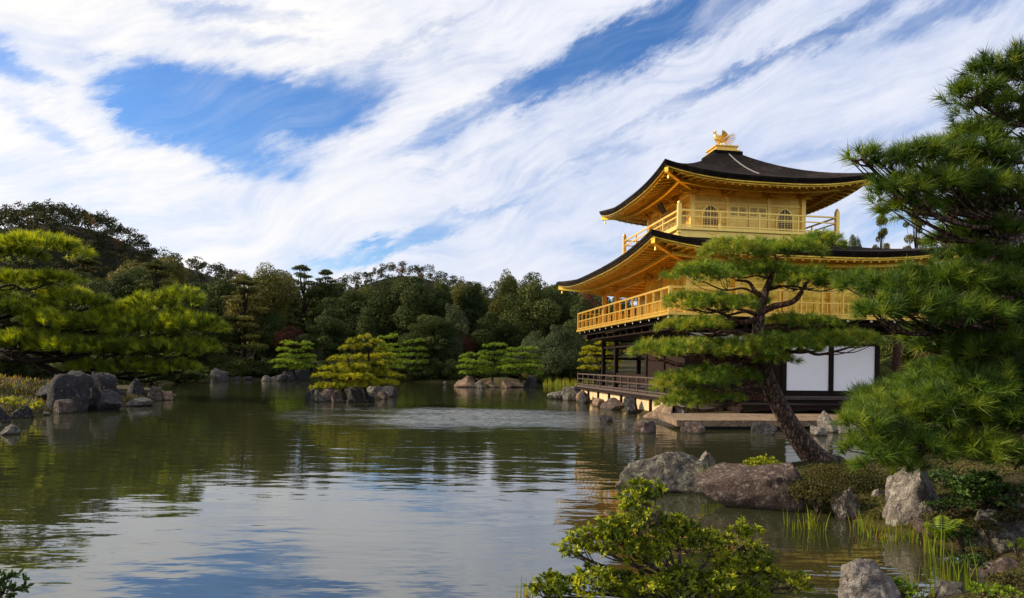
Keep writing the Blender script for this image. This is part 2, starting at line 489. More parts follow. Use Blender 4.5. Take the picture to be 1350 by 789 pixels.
def m_water():
    m, t, out = mat_new('pond_water')
    geo = t.new('ShaderNodeNewGeometry'); pos = geo.outputs['Position']
    # small wind ripples: crests roughly across the view, finer and stronger in the breeze patch
    r1 = t.noise(t.mapping(pos, scale=(0.62, 1.5, 1.0), rot=(0, 0, R(7))), 1.25, 2, 0.45)
    r2 = t.noise(t.mapping(pos, scale=(0.7, 1.9, 1.0), rot=(0, 0, R(-6))), 3.2, 2, 0.5)
    r3 = t.noise(t.mapping(pos, scale=(1.0, 1.6, 1.0)), 11.0, 2, 0.5)
    zone = t.noise(t.mapping(pos, scale=(0.05, 0.11, 1), loc=(3.1, 0.4, 0)), 1.0, 4, 0.55)
    calm = t.maprange(zone, 0.36, 0.62, 0.40, 1.1)
    sep = t.new('ShaderNodeSeparateXYZ'); t.l.new(pos, sep.inputs[0])
    nb = t.new('ShaderNodeSeparateColor'); t.l.new(t.noise(t.mapping(pos, scale=(0.22, 0.5, 1)), 1.0, 5, 0.65, out=1), nb.inputs[0])
    def patch(cx, cy, rx, ry):
        dx = t.m('DIVIDE', t.m('SUBTRACT', sep.outputs[0], cx), rx)
        dy = t.m('DIVIDE', t.m('SUBTRACT', sep.outputs[1], cy), ry)
        q = t.m('ADD', t.m('MULTIPLY', dx, dx), t.m('MULTIPLY', dy, dy))
        q = t.m('ADD', q, t.m('MULTIPLY', t.m('SUBTRACT', nb.outputs[0], 0.5), 3.4))
        return t.m('SUBTRACT', 1.0, t.maprange(q, -0.5, 1.6))
    br = patch(-1.4, 26.0, 7.2, 5.0)
    h = t.m('ADD', t.m('MULTIPLY', r1, 0.017), t.m('MULTIPLY', r2, 0.0036))
    h = t.m('MULTIPLY', h, calm)
    h = t.m('ADD', h, t.m('MULTIPLY', r3, t.m('ADD', 0.0002, t.m('MULTIPLY', br, 0.020))))
    h = t.m('ADD', h, t.m('MULTIPLY', r2, t.m('MULTIPLY', br, 0.03)))
    b = pbr(t, out, (0.023, 0.026, 0.011), t.m('ADD', 0.02, t.m('MULTIPLY', br, t.m('ADD', 0.12, t.m('MULTIPLY', t.maprange(t.noise(t.mapping(pos, scale=(1.6, 2.6, 1)), 1.6, 5, 0.7), 0.40, 0.60), 0.42)))), 0, None, ior=2.75)
    bn = t.new('ShaderNodeBump'); t.l.new(h, bn.inputs['Height']); bn.inputs['Strength'].default_value = 1.0; bn.inputs['Distance'].default_value = 1.0
    t.l.new(bn.outputs[0], b.inputs['Normal'])
    return m


M = {}
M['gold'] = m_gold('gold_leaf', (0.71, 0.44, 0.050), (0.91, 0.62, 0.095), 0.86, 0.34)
M['gold_skylit'] = m_gold('skylit_gold_leaf', (0.90, 0.57, 0.105), (0.97, 0.69, 0.18), 0.66, 0.40)  # same gold leaf on the top storey, sky brightness painted into its colour
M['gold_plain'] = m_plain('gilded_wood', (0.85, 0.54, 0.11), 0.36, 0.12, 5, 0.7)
M['gold_skylit_plain'] = m_plain('skylit_gilded_wood', (0.95, 0.67, 0.17), 0.38, 0.08, 5, 0.62)  # gilded wood of the top storey, base colour lightened for reflected sky
M['shingle'] = m_shingle('cypress_bark_shingle')
M['dark_wood'] = m_wood('dark_stained_wood', (0.008, 0.005, 0.0045), (0.022, 0.013, 0.011), 0.85)
M['brown_wood'] = m_wood('brown_boards', (0.010, 0.006, 0.005), (0.028, 0.015, 0.011), 0.85)
M['grey_wood'] = m_wood('weathered_wood', (0.045, 0.032, 0.029), (0.11, 0.08, 0.072), 0.75, (2, 2, 2))
M['white'] = m_plain('white_plaster', (0.80, 0.79, 0.80), 0.8, 0.02, 2)
M['paper'] = m_plain('white_paper_panel', (0.90, 0.89, 0.90), 0.85, 0.02, 2)
M['pane'] = m_plain('brown_window_pane', (0.11, 0.07, 0.045), 0.4, 0.2)
M['plaque'] = m_plain('dark_plaque', (0.03, 0.025, 0.03), 0.5, 0.2)
M['foundation'] = m_plain('sandy_foundation', (0.52, 0.38, 0.22), 0.9, 0.18, 3)
M['slab'] = m_stone('landing_stone', (0.11, 0.075, 0.048), (0.22, 0.155, 0.10), (0.31, 0.225, 0.15), (0.34, 0.28, 0.2), 0.62, 0.8)
M['strap'] = m_plain('pale_metal_strap', (0.22, 0.20, 0.20), 0.5, 0.1)
M['stone_grey'] = m_stone('grey_stone', (0.0285, 0.0255, 0.0255), (0.0713, 0.0645, 0.0622), (0.1350, 0.1237, 0.1125), (0.2250, 0.2175, 0.1650), 0.56, 1.3, 0.35)
M['stone_pale'] = m_stone('pale_stone', (0.0680, 0.0560, 0.0496), (0.1600, 0.1376, 0.1240), (0.2640, 0.2320, 0.2080), (0.3360, 0.3120, 0.2800), 0.58, 1.6)
M['stone_brown'] = m_stone('purple_brown_stone', (0.0270, 0.0189, 0.0171), (0.0720, 0.0495, 0.0432), (0.1305, 0.0945, 0.0810), (0.2160, 0.1800, 0.1620), 0.60, 1.6, 0.3)
M['stone_dark'] = m_stone('dark_slate_stone', (0.0119, 0.0110, 0.0145), (0.0306, 0.0289, 0.0340), (0.0638, 0.0595, 0.0638), (0.1360, 0.1275, 0.1232), 0.62, 0.9, 0.3)
M['stone_warm'] = m_stone('warm_stone', (0.09, 0.055, 0.038), (0.20, 0.13, 0.085), (0.31, 0.22, 0.15), (0.36, 0.30, 0.23), 0.6, 1.2)
M['bark'] = m_bark('pine_bark', (0.024, 0.016, 0.013), (0.21, 0.135, 0.105))
M['bark_red'] = m_bark('red_pine_bark', (0.045, 0.022, 0.015), (0.20, 0.105, 0.065))
M['bark_dark'] = m_bark('dark_bark', (0.010, 0.008, 0.006), (0.050, 0.038, 0.028))
M['twig'] = m_bark('shrub_bark', (0.05, 0.038, 0.028), (0.16, 0.125, 0.095))
M['needle_right'] = m_leaf('dark_pine_needles', [(0.0, (0.0275, 0.0610, 0.0090)), (0.45, (0.0763, 0.1424, 0.0145)), (0.80, (0.1601, 0.2161, 0.0202)), (0.93, (0.2289, 0.2224, 0.0290)), (1.0, (0.3357, 0.1462, 0.0245))], 0.30)
M['needle_hero'] = m_leaf('trained_pine_needles', [(0.0, (0.0350, 0.0839, 0.0110)), (0.5, (0.1120, 0.1906, 0.0179)), (0.9, (0.2625, 0.3126, 0.0275)), (1.0, (0.3150, 0.2898, 0.0385))], 0.28)
M['needle_left'] = m_leaf('bright_pine_needles', [(0.0, (0.0344, 0.0662, 0.0117)), (0.45, (0.1378, 0.1866, 0.0195)), (0.8, (0.2640, 0.3251, 0.0273)), (1.0, (0.4133, 0.4334, 0.0390))], 0.42)
M['needle_isle'] = m_leaf('yellow_green_needles', [(0.0, (0.0633, 0.0920, 0.0088)), (0.5, (0.2645, 0.2760, 0.0154)), (1.0, (0.5290, 0.4830, 0.0275))], 0.3)
M['needle_mid'] = m_leaf('mid_green_needles', [(0.0, (0.0527, 0.1008, 0.0143)), (0.5, (0.1492, 0.2438, 0.0229)), (1.0, (0.2808, 0.3575, 0.0343))], 0.3)
M['leaf_wood'] = m_leaf('dark_evergreen_leaves', [(0.0, (0.0103, 0.0191, 0.0059)), (0.5, (0.0353, 0.0529, 0.0146)), (1.0, (0.1057, 0.1205, 0.0323))], 0.15, 0.6, spec=0.06)
M['leaf_olive'] = m_leaf('olive_leaves', [(0.0, (0.0181, 0.0246, 0.0065)), (0.5, (0.0674, 0.0751, 0.0181)), (1.0, (0.1620, 0.1426, 0.0337))], 0.18, 0.6, spec=0.06)
M['leaf_sage'] = m_leaf('sage_leaves', [(0.0, (0.0224, 0.0336, 0.0146)), (0.5, (0.0560, 0.0762, 0.0336)), (1.0, (0.1064, 0.1288, 0.0560))], 0.2, 0.6, spec=0.06)
M['leaf_red'] = m_leaf('autumn_maple_leaves', [(0.0, (0.0358, 0.0154, 0.0102)), (0.5, (0.0870, 0.0346, 0.0218)), (1.0, (0.1536, 0.0640, 0.0307))], 0.2, 0.6, spec=0.06)
M['leaf_hill'] = m_leaf('hillside_leaves', [(0.0, (0.0155, 0.0207, 0.0091)), (0.5, (0.0389, 0.0439, 0.0182)), (0.85, (0.0751, 0.0698, 0.0259)), (1.0, (0.1552, 0.0841, 0.0233))], 0.12, 0.7, spec=0.06)
M['leaf_bush'] = m_leaf('bright_shrub_leaves', [(0.0, (0.045, 0.070, 0.008)), (0.40, (0.18, 0.22, 0.014)), (0.75, (0.36, 0.38, 0.022)), (1.0, (0.52, 0.48, 0.06))], 0.3, 0.5, spec=0.15)
M['leaf_dark'] = m_leaf('glossy_dark_leaves', [(0.0, (0.014, 0.034, 0.008)), (0.6, (0.04, 0.085, 0.016)), (1.0, (0.09, 0.145, 0.035))], 0.2, 0.5, spec=0.15)
M['leaf_creep'] = m_leaf('creeping_juniper_leaves', [(0.0, (0.024, 0.026, 0.007)), (0.5, (0.056, 0.055, 0.012)), (1.0, (0.10, 0.085, 0.018))], 0.15, 0.7)
M['leaf_fern'] = m_leaf('fern_leaves', [(0.0, (0.06, 0.12, 0.01)), (1.0, (0.20, 0.28, 0.02))], 0.4, 0.5)
M['reed'] = m_leaf('reed_blades', [(0.0, (0.09, 0.15, 0.012)), (0.6, (0.20, 0.25, 0.02)), (0.85, (0.32, 0.27, 0.04)), (1.0, (0.26, 0.13, 0.04))], 0.35, 0.45)
M['bamboo'] = m_plain('dry_bamboo', (0.42, 0.34, 0.20), 0.6, 0.2, 4)
M['ground'] = m_ground()
M['water'] = m_water()

#@SETTING
# ------------------------------------------------------------------ the setting: ground, pond, hills
BX, BY, BA = 10.38, 33.5, math.atan2(0.151, 0.988)
UC, US = math.cos(BA), math.sin(BA)
def bw(u, v, z=0.0):
    """pavilion coordinates -> world"""
    return Vector((BX + UC * u - US * v, BY + US * u + UC * v, z))

POND = [(-60, 2.5), (-12, 4.1), (-3, 4.4), (1.6, 4.5), (2.7, 5.0), (3.5, 5.7), (4.5, 6.3), (5.15, 7.2), (4.85, 8.1), (4.55, 8.8), (4.45, 9.8), (3.8, 10.7),
        (2.7, 11.3), (2.7, 12.0), (3.5, 12.5), (4.6, 12.9), (6.4, 13.3), (8.5, 14.3), (11, 16.2), (12.8, 18.6), (13.4, 21.0)]
POND += [tuple(bw(*p)[:2]) for p in [(5.2, -10.2), (3.0, -10.75), (-6.3, -10.75), (-6.1, -8.2), (-5.65, -6.0), (-5.65, 7.4), (-3.5, 8.6), (3, 11)]]
POND += [(15, 49), (16, 58), (12, 66), (7, 70.5), (2, 73), (-6, 74), (-14, 75.5), (-22, 74), (-32, 74.5), (-38, 66), (-33, 55), (-25, 46), (-19.5, 39), (-17.6, 34),
         (-17.0, 29), (-17.2, 25.5), (-16.6, 22.0), (-14.6, 19.0), (-15.5, 16.6), (-22, 13.5), (-60, 9)]
POND = np.array(POND, float)


def pond_sdf(x, y):
    """distance to the shoreline, negative in the pond"""
    x = np.asarray(x, float); y = np.asarray(y, float)
    d = np.full(x.shape, 1e18); inside = np.zeros(x.shape, bool)
    n = len(POND)
    for i in range(n):
        ax, ay = POND[i]; bx, by = POND[(i + 1) % n]
        ex, ey = bx - ax, by - ay
        tt = np.clip(((x - ax) * ex + (y - ay) * ey) / (ex * ex + ey * ey), 0, 1)
        d = np.minimum(d, (x - ax - tt * ex) ** 2 + (y - ay - tt * ey) ** 2)
        c = ((ay > y) != (by > y)) & (x < ex * (y - ay) / (ey if ey else 1e-9) + ax)
        inside ^= c
    return np.where(inside, -1, 1) * np.sqrt(d)


def gauss(x, y, cx, cy, sx, sy): return np.exp(-((x - cx) / sx) ** 2 - ((y - cy) / sy) ** 2)


def vnoise(x, y, s, seed=0):
    """cheap smooth value noise"""
    return (np.sin(x * s * 1.0 + 1.3 * np.sin(y * s * 0.7 + seed)) * np.cos(y * s * 1.1 + 1.7 * np.sin(x * s * 0.6 + seed * 2)) +
            0.5 * np.sin(x * s * 2.3 + seed) * np.cos(y * s * 2.1 + 2 * seed))


def ground_h(x, y):
    x = np.asarray(x, float); y = np.asarray(y, float)
    d = pond_sdf(x, y)
    out = 0.24 * (1 - np.exp(-np.maximum(d, 0) / 0.35)) + np.minimum(np.maximum(d, 0) * 0.035, 1.2) + 0.03 * vnoise(x, y, 2.1, 1) * np.clip(d, 0, 1)
    out += 0.9 * gauss(x, y, -21.5, 26, 3.4, 6) * np.clip(d / 2, 0, 1)
    out += 0.35 * gauss(x, y, 8.0, 9.0, 2.6, 3.0) * np.clip(d / 1.2, 0, 1)
    out += 0.6 * np.clip(d - 3, 0, 12) / 12 * (y > 60)
    # hills
    out += 48 * gauss(x, y, -163, 245, 44, 75)
    out += 34 / (1 + np.exp(-(y - 300) / 16.0)) * (1 + 0.05 * vnoise(x, y, 0.02, 3)) + 13 * gauss(x, y, -56, 335, 30, 60)
    ins = -0.9 * (1 - np.exp(np.minimum(d, 0) / 1.2))
    return np.where(d > 0, out, ins)


def gz(x, y): return float(ground_h(np.array([x]), np.array([y]))[0])


def build_ground():
    na = 720
    rr = [0.25]
    while rr[-1] < 2500: rr.append(rr[-1] * 1.018 + 0.02)
    rr = np.array(rr); nr = len(rr)
    th = np.linspace(0, 2 * np.pi, na, endpoint=False)
    TH, RR = np.meshgrid(th, rr)
    X = RR * np.sin(TH); Y = RR * np.cos(TH)
    Z = ground_h(X, Y)
    v = np.stack([X, Y, Z], -1).reshape(-1, 3)
    i = np.arange(nr - 1)[:, None] * na; j = np.arange(na)[None, :]; jn = (j + 1) % na
    f = np.stack([i + j, i + jn, i + na + jn, i + na + j], -1).reshape(-1, 4)[:, ::-1]
    c = np.array([[0, 0, gz(0, 0)]]); v = np.vstack([v, c])
    me = nmesh('ground', v, f, smooth=True)
    o = link('ground', me, M['ground']); tag(o, 'mossy brown ground round the pond rising to hills behind', 'ground', None, 'structure')
    w = nmesh('pond', [(-70, 1.5, 0), (40, 1.5, 0), (40, 95, 0), (-70, 95, 0)], [(0, 1, 2, 3)])
    o = link('pond', w, M['water']); tag(o, 'calm greenish garden pond reflecting sky and trees', 'pond', None, 'structure')
build_ground()


# ------------------------------------------------------------------ foliage generators
def unit(v): return v / np.maximum(np.linalg.norm(v, axis=-1, keepdims=True), 1e-9)


def leaf_quads(c, nrm, size, asp=0.5, fold=0.0):
    """diamond leaves: centre, facing, half length"""
    n = len(c)
    r = unit(rng.normal(size=(n, 3)))
    tng = unit(np.cross(nrm, r)); bit = np.cross(nrm, tng)
    s = size[:, None]
    p0 = c - tng * s; p2 = c + tng * s
    p1 = c + bit * s * asp + nrm * s * fold; p3 = c - bit * s * asp + nrm * s * fold
    v = np.stack([p0, p1, p2, p3], 1).reshape(-1, 3)
    f = np.arange(4 * n).reshape(-1, 4)
    return v, f


def lobed_crown(lobes, n, size, up=0.25, hollow=0.72):
    """leaves on a set of lobes (centre, radii)"""
    c = np.array([l[0] for l in lobes], float); r = np.array([l[1] for l in lobes], float)
    wgt = (r[:, 0] * r[:, 2]); k = rng.choice(len(lobes), n, p=wgt / wgt.sum())
    d = unit(rng.normal(size=(n, 3)) + np.array([0, 0, up]))
    rad = hollow + (1.08 - hollow) * rng.random(n) ** 0.6
    p = c[k] + d * r[k] * rad[:, None]
    nrm = unit(d + rng.normal(size=(n, 3)) * 0.55 + np.array([0, 0, 0.3]))
    sz = size * (0.6 + 0.8 * rng.random(n))
    v, f = leaf_quads(p, nrm, sz, 0.55)
    lt = rng.random(len(lobes))
    tint = np.clip(0.30 * rng.random(n) + 0.45 * lt[k] + 0.16, 0, 1)
    return v, f, np.repeat(tint, 4)


def dome_lobes(w, h, z0, n, shape='dome'):
    L = []
    sk = rng.uniform(-.18, .18, 2) * w
    for i in range(n):
        while True:
            q = rng.uniform(-1, 1, 3)
            if np.linalg.norm(q) < 1 and np.linalg.norm(q) > 0.35: break
        zz = (q[2] + 1) / 2
        if shape == 'cone': tap = 1.05 - 0.85 * zz
        elif shape == 'oval': tap = 1.0
        else: tap = 1.0 - 0.15 * zz
        s = rng.choice([0.16, 0.24, 0.32, 0.44]) * rng.uniform(.85, 1.15) * w / 2
        tap *= rng.uniform(.75, 1.18)
        L.append(((q[0] * w / 2 * tap * 0.98 + sk[0] * zz, q[1] * w / 2 * tap * 0.98 + sk[1] * zz, z0 + zz * (h - z0 - s)), (s * 1.15, s * 1.15, s * 0.8)))
    L.append(((sk[0] * .4, sk[1] * .4, z0 + (h - z0) * .45), (w * .29, w * .29, (h - z0) * .36)))
    L.append(((sk[0] * .7, sk[1] * .7, z0 + (h - z0) * .70), (w * .19, w * .19, (h - z0) * .20)))
    return L


def trunk_limbs(h, r, lobes, bend=0.3, limbs=8):
    mb = MB()
    pts = [Vector((0, 0, -0.4))]
    a = rng.uniform(0, 6.28)
    for i in range(1, 7):
        t = i / 6
        pts.append(Vector((math.cos(a + t * 2) * bend * t, math.sin(a + t * 2) * bend * t, h * t)))
    sp = catmull(pts, 3)
    mb.tube(sp, [r * (1.25 if i == 0 else 1) * (1 - 0.8 * i / len(sp)) for i in range(len(sp))], 7)
    for l in lobes[:limbs]:
        c = Vector(l[0]); zb = max(0.15 * h, min(c.z * 0.72, h * 0.85))
        st = sp[min(len(sp) - 1, int(zb / h * len(sp)))]
        mid = st.lerp(c, 0.55) + Vector((0, 0, -0.08 * (c - st).length))
        mb.tube(catmull([st, mid, c], 3), [r * 0.4 * (1 - 0.8 * i / 6) for i in range(7)], 5)
    return mb


def make_broad(name, label, cat, group, w, h, z0, nl, leaves, size, mat, shape='dome', bark='bark_dark'):
    root = empty(name, (0, 0, 0), label, cat, group)
    L = dome_lobes(w, h, z0, nl, shape)
    v, f, t = lobed_crown(L, leaves, size)
    link('crown', nmesh('crown', v, f, t), M[mat], root)
    trunk_limbs(h * 0.8, w * 0.035, L).build('trunk', M[bark], root, True)
    return root


def make_tiered(name, label, cat, group, w, h, z0, tiers, per, leaves, size, mat, bark='bark_dark', sparse=1.0):
    """a tall pine: flat sprays of foliage round a straight trunk"""
    root = empty(name, (0, 0, 0), label, cat, group)
    L = []
    for i in range(tiers):
        t = (i + 0.5) / tiers
        for j in range(per):
            a = rng.uniform(0, 6.28); rad = w / 2 * (1.05 - 0.75 * t ** 1.4) * rng.uniform(0.25, 0.95)
            s = w * rng.uniform(0.10, 0.19) * (1.1 - 0.5 * t)
            L.append(((math.cos(a) * rad, math.sin(a) * rad, z0 + (h - z0) * t + rng.uniform(-0.3, 0.3) * (h - z0) / tiers), (s, s, s * 0.38)))
    L.append(((0, 0, h - 0.4), (w * 0.1, w * 0.1, w * 0.08)))
    v, f, tt = lobed_crown(L, leaves, size, 0.5, 0.4)
    link('crown', nmesh('crown', v, f, tt), M[mat], root)
    trunk_limbs(h * 0.97, w * 0.028, L, 0.25, len(L)).build('trunk', M[bark], root, True)
    return root


def tufts(pos, axis, nn, length, width, cone=(0.35, 1.25), along=0.05, tint=None):
    """needle bunches: pos (T,3), axis (T,3); nn needles each"""
    T = len(pos); n = T * nn
    ax = np.repeat(unit(axis), nn, 0); p = np.repeat(pos, nn, 0)
    r = unit(np.cross(ax, rng.normal(size=(n, 3))))
    th = rng.uniform(cone[0], cone[1], n)[:, None]
    d = ax * np.cos(th) + r * np.sin(th)
    L = (length * rng.uniform(0.7, 1.1, n))[:, None]
    b = p + ax * (rng.random(n)[:, None] - 0.7) * along
    s = unit(np.cross(d, rng.normal(size=(n, 3)))) * width / 2
    tip = b + d * L + np.array([0, 0, -0.06]) * L
    v = np.stack([b - s, b + s, tip], 1).reshape(-1, 3)
    f = np.arange(3 * n).reshape(-1, 3)
    if tint is None: tint = rng.random(T)
    tn = np.clip(np.repeat(tint, nn) + rng.normal(size=n) * 0.10, 0, 1)
    return v, f, np.repeat(tn, 3)


def pad_points(c, rx, ry, rz, n, droop=0.15):
    a = rng.uniform(0, 2 * np.pi, n); r = np.sqrt(rng.random(n))
    r *= 1 + 0.16 * np.sin(3 * a + rng.uniform(0, 6)) + 0.1 * np.sin(7 * a + rng.uniform(0, 6))
    rc = np.minimum(r, 1)
    top = np.sqrt(1 - rc ** 2 * 0.92)
    z = rz * (top * rng.uniform(0.25, 1.0, n) - 0.35 * rng.random(n) - droop * rc ** 2)
    p = np.stack([c[0] + np.cos(a) * r * rx, c[1] + np.sin(a) * r * ry, c[2] + z], 1)
    axn = np.stack([np.cos(a) * r * 1.0, np.sin(a) * r * 1.0, 0.55 + 0.55 * (z / rz > 0)], 1) + rng.normal(size=(n, 3)) * 0.35
    return p, unit(axn)


def pine(name, label, cat, group, base, trunk, radii, pads, dens, nn, length, width, mat, bark='bark', upper=None, twigs=5, explicit=(), brown=0.0, cone=(0.3, 1.2), sides=12, limb=1.0):
    """a trained pine. pads: (centre, rx, ry, rz)"""
    base = Vector(base)
    root = empty(name, base, label, cat, group)
    sp = catmull(trunk, 6)
    k = len(sp)
    rs = np.interp(np.linspace(0, len(radii) - 1, k), range(len(radii)), radii)
    mb = MB(); mb.tube([p - base for p in sp], list(rs), sides)
    mb.build('trunk', M[bark], root, True)
    lb = MB()
    for br, r0, r1 in explicit:
        q = catmull(br, 5); lb.tube([p - base for p in q], list(np.linspace(r0, r1, len(q))), 8)
    av = []; at = []
    PV = []; PA = []; PT = []
    for c, rx, ry, rz in pads:
        c = Vector(c)
        # limb from the trunk to the pad
        best = min(range(k), key=lambda i: (sp[i] - c).length + 1.6 * max(0, sp[i].z - c.z + 0.25 * (Vector((sp[i].x, sp[i].y, 0)) - Vector((c.x, c.y, 0))).length * 0.6) + (50 if i < k * 0.3 else 0))
        s0 = sp[best]; dv = c - s0
        low = c - Vector((0, 0, rz * 0.45))
        m1 = s0.lerp(low, 0.35) + Vector((random.uniform(-.1, .1), random.uniform(-.1, .1), 0.10)) * dv.length * 0.6
        m2 = s0.lerp(low, 0.7) + Vector((random.uniform(-.1, .1), random.uniform(-.1, .1), -0.07)) * dv.length * 0.6
        q = catmull([s0, m1, m2, low], 5)
        r0 = min(rs[best] * 0.62, 0.02 + 0.035 * dv.length + 0.02 * rx); r0 = max(r0 * limb, 0.010)
        lb.tube([p - base for p in q], list(np.linspace(r0, r0 * 0.35, len(q))), 7)
        for j in range(twigs):
            a = random.uniform(0, 6.28); e = random.uniform(0.5, 0.95)
            st = q[int(len(q) * random.uniform(0.55, 0.99))]
            en = Vector((c.x + math.cos(a) * rx * e, c.y + math.sin(a) * ry * e, c.z + rz * random.uniform(-0.25, 0.25)))
            mid = st.lerp(en, 0.5) + Vector((0, 0, -0.12 * (en - st).length + random.uniform(-.05, .05) * rx))
            qq = catmull([st, mid, en], 4)
            lb.tube([p - base for p in qq], list(np.linspace(r0 * 0.32, r0 * 0.08 + 0.0015, len(qq))), 5)
        n = max(8, int(dens * rx * ry * (1 + 1.2 * rz / max(rx, 0.01))))
        p, ax = pad_points(c, rx, ry, rz, n)
        PV.append(p); PA.append(ax)
        tl = rng.uniform(-0.2, 0.2)
        ti = np.clip(rng.uniform(0.0, 0.95, n) + tl, 0, 0.92)
        if brown > 0: ti[rng.random(n) < brown] = 1.0
        PT.append(ti)
    lb.build('branches', M[upper or bark], root, True)
    v, f, t = tufts(np.vstack(PV), np.vstack(PA), nn, length, width, cone, length * 0.5, np.concatenate(PT))
    link('crown', nmesh('crown', v - np.array(base), f, t), M[mat], root)
    return root


# ------------------------------------------------------------------ rocks
_ico = {}
def ico(s):
    if s not in _ico:
        b = bmesh.new(); bmesh.ops.create_icosphere(b, subdivisions=s, radius=1.0)
        b.verts.ensure_lookup_table()
        _ico[s] = (np.array([v.co[:] for v in b.verts]), np.array([[v.index for v in f.verts] for f in b.faces])); b.free()
    return _ico[s]


def rock_mesh(seed, sub=4, cuts=14, rough=1.0, sharp=0.95):
    r_ = np.random.default_rng(seed)
    v, f = ico(sub); v = v.copy()
    off = Vector(r_.uniform(-50, 50, 3))
    for _ in range(cuts):
        n = unit(r_.normal(size=3)); d = r_.uniform(0.42, 0.84)
        ex = np.maximum(v @ n - d, 0); v -= ex[:, None] * n * sharp
    def nz(p):
        p = Vector(p); a = mnoise.noise(p * 1.5 + off) * 0.17
        a += (0.5 - abs(mnoise.noise(p * 2.6 + off))) * 0.17 + (0.5 - abs(mnoise.noise(p * 6.0 + off))) * 0.10
        return a + (0.5 - abs(mnoise.noise(p * 13.0 + off))) * 0.05 + mnoise.noise(p * 27.0 + off) * 0.014
    v *= (1 + np.array([nz(p) for p in v]) * rough)[:, None]
    lo = v.min(0); hi = v.max(0)
    v[:, :2] = (v[:, :2] - (lo[:2] + hi[:2]) / 2) / (hi[:2] - lo[:2])
    v[:, 2] = (v[:, 2] - lo[2]) / (hi[2] - lo[2])
    return v, f


_seed = [100]
def rock(label, loc, w, d, h, mat, group=None, seed=None, sink=0.75, rz=None, sub=4, cuts=14, lean=(0, 0), name='boulder', cat='rock', rough=1.0, sharp=0.95):
    """loc = where the waterline or ground meets it, w x d in plan, h above that"""
    _seed[0] += 1
    v, f = rock_mesh(seed or _seed[0], sub, cuts, rough, sharp)
    tot = h * (1 + sink)
    v = v * np.array([w, d, tot]); v[:, 2] -= h * sink
    v[:, 0] += lean[0] * v[:, 2]; v[:, 1] += lean[1] * v[:, 2]
    me = nmesh(name, v, f, smooth=True)
    o = link(name, me, M[mat], None, loc)
    o.rotation_euler = (0, 0, 0 if rz is None else rz)
    return tag(o, label, cat, group)


def rockp(label, px, py, wpx, hpx, mat, z=0.0, dr=0.75, push=0.0, **kw):
    """a rock whose foot is seen at (px, py), wpx wide and hpx tall in the photograph"""
    Y = WY(px, py, z); s = Y / F
    w = wpx * s; h = hpx * s
    p = P(px, py, Y + dr * w * 0.4 + push)
    p = Vector(((px - 675) / F * (Y + dr * w * 0.4 + push), Y + dr * w * 0.4 + push, z))
    return rock(label, p, w * 1.04, w * dr, h * 1.03, mat, **kw)

# ------------------------------------------------------------------ the pavilion
#@PAVILION
def lerp(a, b, t): return a + (b - a) * t


def roof_fn(ex, ey, ix, iy, ze, zi, flare, k1=0.52):
    def fn(side, t, s, dz=0.0, inset=0.0):
        wx = lerp(ex - inset, ix, s); wy = lerp(ey - inset, iy, s)
        fl = flare * abs(t) ** 2.8 * (1 - s) ** 1.6
        z = ze + fl + (zi - ze) * (k1 * s + (1 - k1) * s * s) + dz
        if side == 0: return (t * wx, -wy, z)
        if side == 1: return (wx, t * wy, z)
        if side == 2: return (-t * wx, wy, z)
        return (-wx, -t * wy, z)
    return fn


